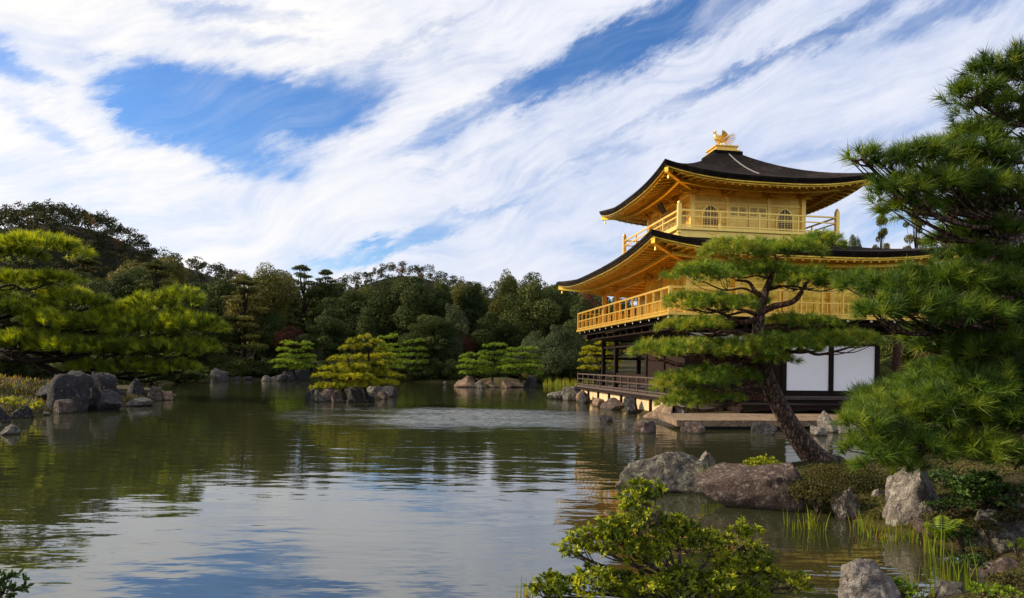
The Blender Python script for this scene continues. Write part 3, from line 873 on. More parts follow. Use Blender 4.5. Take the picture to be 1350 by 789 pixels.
def roof(parent, ex, ey, ix, iy, ze, zi, flare, wx, wy, zw, raf, gold, nm):
    fn = roof_fn(ex, ey, ix, iy, ze, zi, flare)
    nt, ns = 28, 10
    mb = MB()
    for sd in range(4):
        v = [fn(sd, -1 + 2 * i / nt, j / ns) for j in range(ns + 1) for i in range(nt + 1)]
        f = [(j * (nt + 1) + i, j * (nt + 1) + i + 1, (j + 1) * (nt + 1) + i + 1, (j + 1) * (nt + 1) + i) for j in range(ns) for i in range(nt)]
        mb.add(v, f)
        # thick bark edge: two steps
        prof = [(0.0, 0.0), (0.0, -0.10), (0.035, -0.11), (0.05, -0.21), (0.16, -0.22)]
        v = [fn(sd, -1 + 2 * i / nt, 0, dz, ins) for ins, dz in prof for i in range(nt + 1)]
        n1 = nt + 1
        f = [(j * n1 + i, (j + 1) * n1 + i, (j + 1) * n1 + i + 1, j * n1 + i + 1) for j in range(len(prof) - 1) for i in range(nt)]
        mb.add(v, f)
    ro = mb.build(nm, M['shingle'], parent)
    ro.data.polygons.foreach_set('use_smooth', np.zeros(len(ro.data.polygons), bool))
    # gilded fascia in two steps
    mb = MB()
    for sd in range(4):
        prof = [(0.10, -0.225), (0.10, -0.275), (0.20, -0.278), (0.20, -0.335), (0.30, -0.34)]
        v = [fn(sd, -1 + 2 * i / nt, 0, dz, ins) for ins, dz in prof for i in range(nt + 1)]
        n1 = nt + 1
        f = [(j * n1 + i, (j + 1) * n1 + i, (j + 1) * n1 + i + 1, j * n1 + i + 1) for j in range(len(prof) - 1) for i in range(nt)]
        mb.add(v, f)
    mb.build('fascia', M[gold], parent)
    # soffit
    def sof(sd, t, s, dz=0.0):
        a = fn(sd, t, 0, -0.31, 0.27)
        x = lerp(a[0], {0: t * wx, 1: wx, 2: -t * wx, 3: -wx}[sd], s)
        y = lerp(a[1], {0: -wy, 1: t * wy, 2: wy, 3: -t * wy}[sd], s)
        return (x, y, lerp(a[2], zw, s ** 0.8) + dz)
    mb = MB()
    for sd in range(4):
        v = [sof(sd, -1 + 2 * i / nt, j / 6) for j in range(7) for i in range(nt + 1)]
        n1 = nt + 1
        mb.add(v, [(j * n1 + i, (j + 1) * n1 + i, (j + 1) * n1 + i + 1, j * n1 + i + 1) for j in range(6) for i in range(nt)])
    mb.build('soffit', M[gold], parent)
    # rafters, parallel, in two tiers
    mb = MB()
    for sd in range(4):
        E = ex if sd in (0, 2) else ey; W = wx if sd in (0, 2) else wy
        E2 = E - 0.24
        n = int(2 * (E2 - 0.15) / raf)
        for i in range(n + 1):
            x0 = -E2 + 0.15 + i * 2 * (E2 - 0.15) / n
            smax = 1.0 if abs(x0) <= W else (E2 - abs(x0)) / (E2 - W)
            pts = []
            for j in range(6):
                s = smax * j / 5
                half = lerp(E2, W, s)
                pts.append(sof(sd, max(-1, min(1, x0 / half)), s, -0.012))
            mb.strip(pts, 0.075, 0.07, (1, 0, 0) if sd in (0, 2) else (0, 1, 0))
        # purlin carried under the rafters
        mb.strip([sof(sd, -1 + 2 * i / 20, 0.42, -0.10) for i in range(21)], 0.12, 0.13, (0, 1, 0) if sd in (0, 2) else (1, 0, 0))
    for sd in range(4):
        p0 = Vector(sof(sd, 1, 1.0, -0.02)); p1 = Vector(sof(sd, 1, 0.5, -0.02)); p2 = Vector(sof(sd, 1, 0.0, -0.02))
        p3 = p2 + (p2 - p1).normalized() * 0.22
        dd = (p2 - p0); side = Vector((-dd.y, dd.x, 0))
        mb.strip([p0, p1, p2, p3], 0.16, 0.20, side)
    mb.build('rafters', M[gold], parent)
    for sd in range(4):
        p2 = Vector(sof(sd, 1, 0.0, -0.20))
        b = MB(); b.tube([p2, p2 + Vector((0, 0, -0.08))], 0.010, 6)
        b.tube([p2 + Vector((0, 0, -0.08)), p2 + Vector((0, 0, -0.12)), p2 + Vector((0, 0, -0.22))], [0.02, 0.038, 0.048], 10)
        b.build('wind_bell', M['gold_plain'], parent)
    return fn, sof


def katomado(mb_frame, mb_pane, mb_lat, k, a, n, z0, w, h):
    """bell-shaped window on facade k centred at a"""
    def prof(w, h):
        L = [(-w / 2, 0)]
        for q in [(-0.50, 0.45), (-0.48, 0.62), (-0.40, 0.77), (-0.27, 0.89), (-0.12, 0.96), (0, 1.0)]: L.append((q[0] * w, q[1] * h))
        return L + [(-x, y) for x, y in reversed(L[:-1])]
    o = prof(w + 0.16, h + 0.09); i = prof(w, h)
    N = len(o); v = []
    for nn, pr, dz in ((n + 0.05, o, -0.02), (n + 0.05, i, 0), (n - 0.05, i, 0), (n - 0.05, o, -0.02)):
        v += [fac(k, a + x, nn, z0 + y + dz) for x, y in pr]
    f = []
    for ring in ((0, 1), (1, 2), (3, 0)):
        for j in range(N): f.append((ring[0] * N + j, ring[0] * N + (j + 1) % N, ring[1] * N + (j + 1) % N, ring[1] * N + j))
    mb_frame.add(v, f)
    mb_pane.add([fac(k, a + x, n + 0.012, z0 + y) for x, y in i], [tuple(range(N))])
    for x in (-0.30, -0.15, 0.0, 0.15, 0.30):
        hh = h * (1.0 - 1.15 * (abs(x) / w) ** 2) * 0.98
        ww = 0.017 if x == 0.0 else 0.008
        mb_lat.fbox(k, a + x * w / 0.74 - ww, a + x * w / 0.74 + ww, n + 0.016, n + 0.032, z0 + 0.01, z0 + hh)
    for y in [q * 0.085 + 0.06 for q in range(10)]:
        if y > h * 0.80: continue
        hw = w / 2 * (1.0 if y < 0.5 * h else math.sqrt(max(0.02, 1 - ((y / h - 0.45) / 0.56) ** 2)))
        mb_lat.fbox(k, a - hw, a + hw, n + 0.014, n + 0.030, z0 + y - 0.006, z0 + y + (0.022 if 0.33 < y < 0.46 else 0.006))


def bracket(parent, k, a, n, z, mat, sc=1.0):
    """stepped bracket arms carrying the eaves"""
    b = MB()
    b.fbox(k, a - 0.13 * sc, a + 0.13 * sc, n - 0.10, n + 0.16 * sc, z, z + 0.13 * sc)
    b.fbox(k, a - 0.42 * sc, a + 0.42 * sc, n - 0.02, n + 0.10 * sc, z + 0.133 * sc, z + 0.25 * sc)
    b.fbox(k, a - 0.06 * sc, a + 0.06 * sc, n - 0.10, n + 0.55 * sc, z + 0.136 * sc, z + 0.245 * sc)
    for q in (-0.36, 0, 0.36):
        b.fbox(k, a + (q - 0.08) * sc, a + (q + 0.08) * sc, n - 0.04, n + 0.13 * sc, z + 0.253 * sc, z + 0.36 * sc)
    b.fbox(k, a - 0.09 * sc, a + 0.09 * sc, n + 0.38 * sc, n + 0.57 * sc, z + 0.248 * sc, z + 0.36 * sc)
    b.fbox(k, a - 0.55 * sc, a + 0.55 * sc, n + 0.42 * sc, n + 0.53 * sc, z + 0.363 * sc, z + 0.46 * sc)
    b.build('bracket', M[mat], parent)


def phoenix(parent, c):
    """gilded bird facing left along the facade, wings raised, feathered tail"""
    c = Vector(c)
    def q(x, y, z): return c + Vector((x, y, z))
    b = MB()
    b.tube([q(0, -.07, 0), q(0.0, -.07, .16), q(-.02, -.06, .30)], [.026, .02, .04], 7)
    b.tube([q(0, .07, 0), q(0.0, .07, .16), q(-.02, .06, .30)], [.026, .02, .04], 7)
    for y in (-.07, .07):
        for dx, dy in ((-.10, 0), (-.06, .05), (-.06, -.05), (.06, 0)):
            b.tube([q(0, y, .015), q(dx, y + dy, .008)], [.016, .006], 5)
    b.tube(catmull([q(.20, 0, .44), q(.10, 0, .40), q(-.06, 0, .39), q(-.18, 0, .47), q(-.25, 0, .58), q(-.25, 0, .70), q(-.27, 0, .78), q(-.33, 0, .80)], 4),
           list(np.interp(np.linspace(0, 7, 29), range(8), [.05, .11, .145, .12, .075, .05, .062, .03])), 10)
    b.tube([q(-.33, 0, .80), q(-.40, 0, .775), q(-.425, 0, .745)], [.028, .016, .004], 6)
    for i in range(4):
        b.tube([q(-.28 + .012 * i, 0, .83), q(-.27 + .03 * i, 0, .91 - .02 * i)], [.018, .006], 5)
    o = b.build('phoenix', M['gold_plain'], parent, True)
    for sgn in (-1, 1):
        w = MB()
        for i in range(6):
            t = i / 5
            a0 = R(92 - 50 * t)
            L = .36 - .06 * t
            root = q(.00 + .09 * t, sgn * .09, .46)
            tip = root + Vector((math.cos(a0) * L, sgn * (.22 - .10 * t), math.sin(a0) * L))
            mid = root.lerp(tip, .55) + Vector((0, sgn * .05, .01))
            w.strip([root, mid, tip], .075 * (1 - .2 * t), .018, Vector((math.sin(a0), 0, -math.cos(a0))) + Vector((0, .2, 0)))
        w.build('wing', M['gold_plain'], o)
    tl = MB()
    for i in range(9):
        y = (i - 4) * .045; a0 = R(30 - 8.0 * i)
        L = .66 - .035 * abs(i - 3)
        r0 = q(.16, y * .4, .42)
        tip = r0 + Vector((math.cos(a0) * L, y * 1.3, math.sin(a0) * L))
        mid = r0.lerp(tip, .5) + Vector((0, 0, .07))
        tl.tube(catmull([r0, mid, tip], 4), list(np.linspace(.024, .028, 7)) + [.022, .004], 6, 0.5)
    tl.build('tail', M['gold_plain'], o, True)


def railing(parent, nm, k, a0, a1, n, z, mat, posts, rails, corner, hc, bal=0, balh=0.5, open_ends=True):
    b = MB()
    for (h, th) in rails:
        b.fbox(k, a0, a1, n - th / 2, n + th / 2, z + h - th / 2, z + h + th / 2)
    for i in range(posts + 1):
        a = lerp(a0, a1, i / posts)
        if 0 < i < posts: b.fbox(k, a - .032, a + .032, n - .031, n + .031, z, z + rails[0][0] - rails[0][1] / 2 - .001)
    for i in range(bal):
        a = lerp(a0, a1, (i + .5) / bal)
        b.fbox(k, a - .020, a + .020, n - .019, n + .019, z, z + balh)
    return b.build(nm, M[mat], parent)


def pavilion():
    root = empty('pavilion', (BX, BY, 0), 'three storey golden temple pavilion with curved dark bark roofs over a dark timber ground floor', 'pavilion', None, BA)
    # ---------- top roof
    fn, sof = roof(root, 4.9, 4.9, 0.62, 0.62, 10.27, 12.62, 0.47, 2.72, 2.72, 10.28, 0.34, 'gold', 'top_roof')
    b = MB()
    b.box(-.74, .74, -.74, .74, 12.52, 12.70)
    b.build('ridge_curb', M['shingle'], root)
    b = MB()
    b.box(-.66, .66, -.66, .66, 12.70, 12.78); b.box(-.54, .54, -.54, .54, 12.782, 12.96); b.box(-.60, .60, -.60, .60, 12.962, 13.02)
    b.build('roof_base', M['gold_plain'], root)
    phoenix(root, (-.10, 0, 13.02))
    s = MB()
    s.strip([Vector(fn(0, 0.012, 1 - .1 * i, .035)) for i in range(8)], .055, .03, (1, 0, 0))
    s.build('roof_strap', M['strap'], root)
    # ---------- third storey
    G3 = 'gold_skylit'
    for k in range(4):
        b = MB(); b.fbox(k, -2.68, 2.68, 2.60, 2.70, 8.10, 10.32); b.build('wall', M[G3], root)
        p = MB(); p.fbox(k, -2.83, -2.63, 2.63, 2.83, 8.12, 10.20); p.build('post', M['gold_skylit_plain'], root)
        b = MB()
        for z0, z1, th in ((8.12, 8.24, .06), (9.52, 9.62, .05), (9.98, 10.14, .07)):
            b.fbox(k, -2.62, 2.62, 2.69, 2.70 + th, z0, z1)
        for a in (-1.02, 1.02): b.fbox(k, a - .06, a + .06, 2.69, 2.775, 8.245, 9.975)
        for z0 in (8.55, 9.05):
            for a0, a1 in ((-2.6, -2.30), (2.30, 2.6), (-1.36, -1.10), (1.10, 1.36)): b.fbox(k, a0, a1, 2.69, 2.715, z0, z0 + .03)
        b.build('wall_beams', M['gold_skylit_plain'], root)
        for a in (-1.83, 1.83):
            f_, pn, lt = MB(), MB(), MB()
            katomado(f_, pn, lt, k, a, 2.705, 8.42, .74, 1.02)
            w = f_.build('window', M['gold_skylit_plain'], root)
            pn.build('pane', M['pane'], w); lt.build('lattice', M['gold_skylit_plain'], w)
        # two door leaves: lattice above, boards below
        for sg in (-1, 1):
            d = MB(); a0, a1 = sorted((sg * .02, sg * .94))
            d.fbox(k, a0, a1, 2.70, 2.735, 8.25, 9.51)
            for z0, z1 in ((8.26, 8.32), (8.72, 8.78), (8.98, 9.04), (9.42, 9.50)): d.fbox(k, a0 + .002, a1 - .002, 2.736, 2.758, z0, z1)
            for a in (a0 + .04, (a0 + a1) / 2, a1 - .04): d.fbox(k, a - .035, a + .035, 2.737, 2.762, 8.262, 9.498)
            dd = d.build('door', M['gold_skylit_plain'], root)
            pn = MB(); lt = MB()
            for c0, c1 in ((a0 + .08, (a0 + a1) / 2 - .04), ((a0 + a1) / 2 + .04, a1 - .08)):
                pn.fbox(k, c0, c1, 2.7352, 2.742, 9.045, 9.415)
                for i in range(5): lt.fbox(k, c0 + (c1 - c0) * (i + .5) / 5 - .008, c0 + (c1 - c0) * (i + .5) / 5 + .008, 2.7425, 2.754, 9.05, 9.41)
                for i in range(5): lt.fbox(k, c0, c1, 2.743, 2.752, 9.08 + i * .075, 9.094 + i * .075)
            pn.build('pane', M['pane'], dd); lt.build('lattice', M['gold_skylit_plain'], dd)
        for a in (-2.72, -1.02, 1.02, 2.72): bracket(root, k, a, 2.72, 9.86, 'gold', .82)
        # balcony railing
        r = railing(root, 'balcony_railing', k, -3.74, 3.74, 3.76, 8.16, 'gold_skylit_plain', 4, [(.76, .065), (.50, .05), (.10, .06)], 0, 0, 0)
        c = MB(); c.fbox(k, -3.85, -3.69, 3.69, 3.85, 7.90, 9.18)
        q = fac(k, -3.77, 3.77, 9.18); c.tube([(q[0], q[1], 9.18), (q[0], q[1], 9.22), (q[0], q[1], 9.27), (q[0], q[1], 9.33)], [.06, .085, .07, .01], 8)
        c.build('newel_post', M['gold_skylit_plain'], r)
    b = MB(); b.box(-3.92, 3.92, -3.92, 3.92, 8.04, 8.16); b.box(-3.80, 3.80, -3.80, 3.80, 7.74, 8.037)
    b.build('upper_balcony', M['gold_skylit_plain'], root)
    tr = MB()
    for k in range(4):
        for a in (-2.2, 0, 2.2):
            tr.fbox(k, a - .28, a + .28, 3.80, 3.82, 7.93, 7.965); tr.fbox(k, a - .14, a + .14, 3.80, 3.825, 7.89, 7.929)
    tr.build('balcony_ornament', M['gold_plain'], root)
    pl = MB(); pl.add([fac(3, a, n, z) for a, n, z in ((-.26, 3.00, 9.62), (.26, 3.00, 9.62), (.26, 3.28, 10.08), (-.26, 3.28, 10.08), (-.26, 2.95, 9.66), (.26, 2.95, 9.66), (.26, 3.23, 10.12), (-.26, 3.23, 10.12))],
                     [(0, 1, 2, 3), (7, 6, 5, 4), (0, 4, 5, 1), (1, 5, 6, 2), (2, 6, 7, 3), (3, 7, 4, 0)])
    plq = pl.build('name_plaque', M['plaque'], root)
    # ---------- lower roof
    roof(root, 6.6, 8.0, 3.55, 3.62, 6.60, 7.78, 0.50, 4.22, 5.82, 6.42, 0.36, 'gold', 'lower_roof')
    # ---------- second storey (z 4.10 - 6.45)
    XW, YW = 4.25, 5.85
    def post(x, y, z0, z1, w=.11, mat='gold_plain'):
        p = MB(); p.box(x - w, x + w, y - w, y + w, z0, z1); p.build('post', M[mat], root)
    xs = [-4.25, -2.125, 0, 2.125, 4.25]; ys = [-5.85, -3.6, -1.4, 1.1, 3.45, 5.85]
    for x in xs: post(x, -YW, 4.14, 6.40)
    for x in xs[1:]: post(x, YW, 4.14, 6.40)
    for y in ys[1:]: post(XW, y, 4.14, 6.40)
    for y in (-3.6, -1.4, 3.45, 5.85): post(-XW, y, 4.14, 6.40)
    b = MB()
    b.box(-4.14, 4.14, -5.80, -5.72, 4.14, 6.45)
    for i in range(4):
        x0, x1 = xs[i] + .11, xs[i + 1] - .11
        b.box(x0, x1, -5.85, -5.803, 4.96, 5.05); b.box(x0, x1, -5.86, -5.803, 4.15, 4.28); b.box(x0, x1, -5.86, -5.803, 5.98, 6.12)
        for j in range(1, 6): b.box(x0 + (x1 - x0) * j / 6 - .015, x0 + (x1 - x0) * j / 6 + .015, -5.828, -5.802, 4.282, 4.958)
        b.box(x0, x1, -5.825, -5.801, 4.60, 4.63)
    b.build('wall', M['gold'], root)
    b = MB(); b.box(-4.20, -4.12, -5.74, -1.51, 4.14, 6.45)
    for y0, y1 in ((-5.74, -3.71), (-3.49, -1.51)):
        b.box(-4.25, -4.202, y0, y1, 4.15, 4.28); b.box(-4.25, -4.202, y0, y1, 5.98, 6.12); b.box(-4.245, -4.201, y0, y1, 4.97, 5.05)
        for j in range(1, 4): b.box(-4.235, -4.201, y0 + (y1 - y0) * j / 4 - .025, y0 + (y1 - y0) * j / 4 + .025, 4.282, 5.978)
    b.build('wall', M['gold'], root)
    b = MB(); b.box(-2.165, -2.085, -1.40, 5.74, 4.14, 6.45); b.box(-4.12, -2.17, -1.47, -1.40, 4.14, 6.45); b.build('wall', M['gold'], root)
    b = MB(); b.box(4.12, 4.20, -5.7, 5.7, 4.14, 6.45); b.box(-2.05, 4.1, 5.72, 5.80, 4.14, 6.45); b.build('wall', M['gold'], root)
    b = MB(); b.box(-4.17, -2.18, -1.38, 5.8, 6.34, 6.40)
    b.box(-4.30, -4.18, -1.29, 3.34, 6.12, 6.45); b.box(-4.30, -4.18, 3.56, 5.74, 6.12, 6.45); b.box(-4.14, -2.2, 5.78, 5.9, 6.12, 6.45)
    for j in range(4): b.box(-4.16, -2.18, .2 + j * 1.3, .3 + j * 1.3, 6.24, 6.338)
    b.build('porch_ceiling', M['gold'], root)
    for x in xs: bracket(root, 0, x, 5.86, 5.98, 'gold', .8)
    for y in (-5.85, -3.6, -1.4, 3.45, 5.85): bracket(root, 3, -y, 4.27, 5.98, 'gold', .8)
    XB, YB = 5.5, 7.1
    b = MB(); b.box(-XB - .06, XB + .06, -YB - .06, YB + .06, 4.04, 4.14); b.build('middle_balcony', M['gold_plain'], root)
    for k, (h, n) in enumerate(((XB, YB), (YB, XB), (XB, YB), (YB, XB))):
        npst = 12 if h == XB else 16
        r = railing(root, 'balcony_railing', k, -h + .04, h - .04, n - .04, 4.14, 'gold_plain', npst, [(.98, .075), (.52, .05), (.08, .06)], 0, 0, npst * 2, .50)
        c = MB(); c.fbox(k, -h - .02, -h + .10, n - .10, n + .02, 4.14, 5.16); c.build('newel_post', M['gold_plain'], r)
    # ---------- dark beams under the balcony with white-painted ends
    b = MB(); w = MB()
    for k, (h, n, nin) in enumerate(((XB, YB, YW), (YB, XB, XW), (XB, YB, YW), (YB, XB, XW))):
        b.fbox(k, -h + .25, h - .25, n - .42, n - .26, 3.80, 3.93)
        m = 10 if h == XB else 13
        for i in range(m + 1):
            a = lerp(-h + .3, h - .3, i / m)
            b.fbox(k, a - .07, a + .07, nin - .1, n - .08, 3.935, 4.036)
            b.fbox(k, a - .09, a + .09, nin - .1, n - .50, 3.60, 3.795)
            w.fbox(k, a - .052, a + .052, n - .079, n - .067, 3.945, 4.028)
    b.build('balcony_beams', M['dark_wood'], root); w.build('beam_ends', M['white'], root)
    b = MB(); b.box(-5.0, 5.0, -6.6, 6.6, 3.535, 3.59); b.build('ceiling', M['brown_wood'], root)
    # ---------- ground floor
    for x in xs: post(x, -YW, .90, 3.53, .10, 'dark_wood')
    for x in xs: post(x, YW, .90, 3.53, .10, 'dark_wood')
    for y in (-3.6, -1.4, 1.1, 3.45): post(XW, y, .90, 3.53, .10, 'dark_wood')
    for y in (-3.6, -1.4, 3.45): post(-XW, y, .90, 3.53, .10, 'dark_wood')
    for y in (-1.4, 1.1, 3.45): post(-2.125, y, .90, 3.53, .10, 'dark_wood')
    b = MB()
    for k, (h, n) in enumerate(((XW, YW), (YW, XW), (XW, YW), (YW, XW))):
        b.fbox(k, -h + .1, h - .1, n - .07, n + .07, 3.02, 3.17)
        b.fbox(k, -h + .1, h - .1, n - .06, n + .08, 3.44, 3.528)
    b.fbox(0, -XW + .1, XW - .1, YW - .06, YW + .10, .90, 1.12)
    b.build('lintels', M['dark_wood'], root)
    for i in range(4):
        b = MB(); b.box(xs[i] + .10, xs[i + 1] - .10, -5.88, -5.83, 3.172, 3.438); b.build('plaster_band', M['white'], root)
    for i in (2, 3):
        b = MB(); b.box(xs[i] + .102, xs[i + 1] - .102, -5.885, -5.835, 1.122, 3.018); b.build('white_panel', M['paper'], root)
    for i in (0, 1):
        d = MB(); d.box(xs[i] + .102, xs[i + 1] - .102, -5.86, -5.82, 1.122, 3.018)
        for j in range(1, 8): d.box(xs[i] + .10 + 1.92 * j / 8 - .02, xs[i] + .10 + 1.92 * j / 8 + .02, -5.885, -5.861, 1.13, 3.01)
        for z in (1.6, 2.05, 2.5): d.box(xs[i] + .11, xs[i + 1] - .11, -5.88, -5.862, z, z + .05)
        d.build('door', M['brown_wood'], root)
    for q in ((-4.28, -4.21, -5.74, -3.71, .92, 3.02), (-4.28, -4.21, -3.49, -1.51, .92, 3.02)):
        b = MB(); b.box(*q); b.build('wall', M['brown_wood'], root)
    for q in ((-4.27, -4.22, -1.28, 3.34, 1.12, 1.66), (-4.27, -4.22, 3.56, 5.74, 1.12, 1.30), (-2.16, -2.09, -1.3, 1.0, .92, 3.02), (4.18, 4.25, -5.7, 1.0, .92, 3.02)):
        b = MB(); b.box(*q); b.build('wall', M['brown_wood'], root)
    b = MB(); b.box(-2.18, -2.06, -1.3, 5.74, 2.40, 2.54); b.box(-4.15, 4.1, 5.80, 5.90, 2.40, 2.54); b.box(-4.9, -3.2, 5.92, 7.2, 2.62, 2.70)
    b.build('lintels', M['dark_wood'], root)
    b = MB(); b.box(-5.50, 5.5, -7.1, 7.1, .80, .90); b.build('veranda_deck', M['grey_wood'], root)
    b = MB()
    b.box(-5.46, -5.30, -7.0, 7.0, .66, .797); b.box(5.30, 5.46, -7.0, 7.0, .66, .797); b.box(-5.29, 5.29, -7.06, -6.90, .66, .797)
    for i in range(8): b.box(-5.42, -5.28, -6.9 + i * 1.96, -6.76 + i * 1.96, -.15, .655)
    for i in range(6): b.box(-5.2 + i * 2.05, -5.06 + i * 2.05, -6.98, -6.84, .0, .655)
    b.build('veranda_posts', M['dark_wood'], root)
    r = railing(root, 'veranda_railing', 3, -7.05, 6.9, 5.44, .90, 'grey_wood', 12, [(.66, .06), (.38, .045), (.08, .05)], 0, 0)
    b = MB(); b.box(-5.48, -5.40, 7.0, 7.09, .90, 1.62); b.build('newel_post', M['grey_wood'], r)
    railing(root, 'veranda_railing', 2, -5.4, 5.40, 7.04, .90, 'grey_wood', 9, [(.66, .06), (.38, .045), (.08, .05)], 0, 0)
    b = MB(); b.box(-5.33, 5.05, -6.6, 6.9, -.3, .64); b.build('foundation', M['foundation'], root)
    b = MB(); b.box(-3.1, 3.5, -8.25, -7.30, .60, .67); b.box(-3.05, 3.45, -8.22, -8.12, .45, .597)
    for x in (-3.0, -1.4, .2, 1.8, 3.3): b.box(x - .06, x + .06, -8.1, -7.4, .26, .597)
    b.build('bench_step', M['dark_wood'], root)
    return root
pavilion()

# stone landing in front of it, a thing of its own
def landing():
    root = empty('stone_landing', bw(-1, -9.6, 0), 'broad flat stone landing at the water edge below the white panels', 'landing', None, BA)
    b = MB()
    b.add([(-5.75, -1.42, .10), (5.4, -1.50, .10), (5.4, 1.35, .10), (-5.3, 1.35, .10), (-5.8, -1.45, .30), (5.4, -1.52, .30), (5.4, 1.35, .33), (-5.35, 1.35, .33)],
          [(0, 3, 2, 1), (4, 5, 6, 7), (0, 1, 5, 4), (1, 2, 6, 5), (2, 3, 7, 6), (3, 0, 4, 7)])
    b.build('top_slab', M['slab'], root)
    b = MB(); b.box(-5.45, 5.3, -1.30, 1.3, -.6, .098); b.build('footing', M['stone_dark'], root)
landing()

# ------------------------------------------------------------------ rocks
#@ROCKS
SG, SP, SB, SD, SW = 'stone_grey', 'stone_pale', 'stone_brown', 'stone_dark', 'stone_warm'
# near bank on the right
rockp('long lichen covered grey boulder at the tip of the near bank, behind the bright shrub', 886, 651, 138, 50, SG, dr=.6, seed=11, rz=.1, cuts=9, sub=5)
rockp('small pale pointed stone on the far end of the lichen covered grey boulder', 928, 622, 32, 24, SP, dr=.8, push=.25, seed=12, sub=5)
rockp('broad low purple brown boulder lying in the water before the pine trunk', 993, 673, 146, 58, SB, dr=.62, seed=23, rz=-.12, cuts=6, rough=.7, sub=5)
rockp('knobbly cream stone at the waterline under the creeping juniper', 1119, 686, 38, 42, SP, dr=.9, seed=14, rough=1.7, sub=5)
rockp('small rounded stone between the cream stone and the tall pale boulder', 1163, 666, 24, 20, SP, z=.15, dr=.9, seed=15, sub=5)
rockp('small grey stone at the waterline left of the tall pale boulder', 1148, 684, 20, 18, SG, dr=.9, seed=16, sub=5)
rockp('tall pale rugged boulder with one flat shaded side standing at the water edge', 1209, 703, 82, 86, SP, dr=.85, seed=41, rz=.5, cuts=8, rough=1.1, lean=(.10, .05), sub=5)
rockp('sloping grey brown boulder at the right edge of the bank', 1322, 741, 88, 58, SG, dr=.9, seed=18, lean=(.35, 0), rough=1.3, sub=5)
rockp('low mossy flat rock behind the reeds under the dark leafy bush', 1262, 716, 100, 22, SB, z=.03, dr=.7, seed=19, sub=5)
rockp('jagged grey boulder rising from the bottom edge between shrub and reeds', 1146, 812, 100, 66, SP, dr=.8, seed=20, rz=.3, cuts=12, sub=5)
rockp('small stone beside the reeds at the bottom edge', 1253, 800, 42, 28, SG, dr=.8, seed=21, sub=5)
rockp('dark low stone in the water below the sloping boulder', 1330, 768, 78, 26, SB, dr=.8, seed=22, sub=5)
rockp('small dark stone at the foot of the leaning pine trunk', 1105, 613, 26, 12, SD, z=.22, dr=.8, seed=24, sub=5)
rockp('stone half hidden in pine needles at the right edge of the picture', 1345, 662, 34, 18, SP, z=.5, dr=.8, seed=25, sub=5)

# stones at the foot of the pavilion
def fs(label, u, v, w, d, h, mat, grp=None, **kw):
    p = bw(u, v, 0); rock(label, p, w, d, h, mat, grp, rz=BA, **kw)
fs('large rounded grey boulder at the far corner under the veranda', -5.4, 7.6, 1.9, 1.7, .80, SG, seed=31)
fs('low grey boulder in the water beyond the far veranda corner', -6.3, 8.3, 1.5, 1.3, .48, SG, seed=32)
fs('mid sized grey boulder in front of the far veranda corner', -5.9, 6.7, 1.1, 1.1, .55, SG, seed=33)
fs('orange lit boulder under the second veranda post', -5.6, 5.2, .9, 1.0, .62, SW, seed=34)
fs('upright slate grey stone under the veranda', -5.8, 4.1, .8, .9, .68, SD, seed=35)
fs('squat stone under the middle of the veranda', -5.8, 1.2, .75, .8, .42, SW, seed=36)
fs('rounded brown boulder at the waterline under the veranda', -5.85, -1.1, .95, 1.2, .55, SB, seed=37)
fs('tall dark stone under the near half of the veranda', -5.8, -3.7, .75, .95, .78, SD, seed=38)
fs('warm brown leaning boulder at the corner of the stone landing', -5.75, -6.7, 1.1, 1.7, .78, SW, seed=39, lean=(.3, 0))
fs('pale cap stone beside the corner of the stone landing', -5.1, -7.3, .5, .6, .74, SP, seed=40)
for lab, px, py, w, h, m in [('flat topped dark stone standing alone in the water before the stone landing', 852, 572, 30, 17, SB), ('squarish brown stone in the water against the landing edge', 914, 572, 31, 15, SB),
                             ('low dark stone in the water near the veranda', 800, 557, 18, 9, SD), ('mossy dark stone in the water left of the leaning trunk', 1006, 574, 34, 16, SD),
                             ('tall pale green boulder at the right end of the landing', 1093, 571, 27, 28, SP), ('small block shaped stone in front of the tall pale green boulder', 1080, 575, 20, 13, SP),
                             ('rough pale rock right of the tall pale green boulder', 1120, 574, 30, 24, SP)]:
    rockp(lab, px, py, w, h, m, dr=.8)

# left bank
for lab, px, py, w, h, m, push in [('big square cut dark boulder on the left bank with one lit side', 90, 544, 50, 50, SD, 0), ('tall rounded dark boulder behind the square cut boulder', 134, 538, 36, 46, SD, .9),
                             ('mossy dark boulder at the waterline between the big left bank boulders', 138, 541, 44, 26, SD, 0), ('upright blue grey stone on the left bank point', 179, 530, 24, 30, SD, .5),
                             ('purple brown rounded boulder at the end of the left bank', 203, 529, 26, 20, SB, 0), ('small reddish stone at the very end of the left bank', 221, 528, 14, 12, SW, 0),
                             ('flat pale stone in the water in front of the upright blue grey stone', 184, 536, 32, 11, SP, -.2), ('broken stone at the foot of the square cut boulder', 84, 545, 24, 18, SB, -.2),
                             ('dark rounded rock at the waterline left of the square cut boulder', 30, 552, 30, 17, SD, 0), ('dark rock cut by the left edge of the picture at the waterline', 0, 558, 24, 22, SD, 0),
                             ('low lichen spotted stone standing in the water at the left edge', 12, 574, 27, 13, SG, 0), ('small brown stone on the mossy left bank slope', 32, 537, 17, 20, SB, .6),
                             ('small stone at the left edge above the dark waterline rock', 2, 540, 14, 22, SD, .8), ('stone in the gap behind the upright blue grey stone', 158, 532, 20, 22, SD, .2),
                             ('tiny pale stone at the waterline by the square cut boulder', 62, 548, 10, 6, SP, 0)]:
    rockp(lab, px, py, w, h, m, push=push, dr=.85)
rockp('broad dark block of stone behind the left bank boulders under the pine', 88, 513, 66, 24, SD, z=.85, dr=.7, cuts=14)

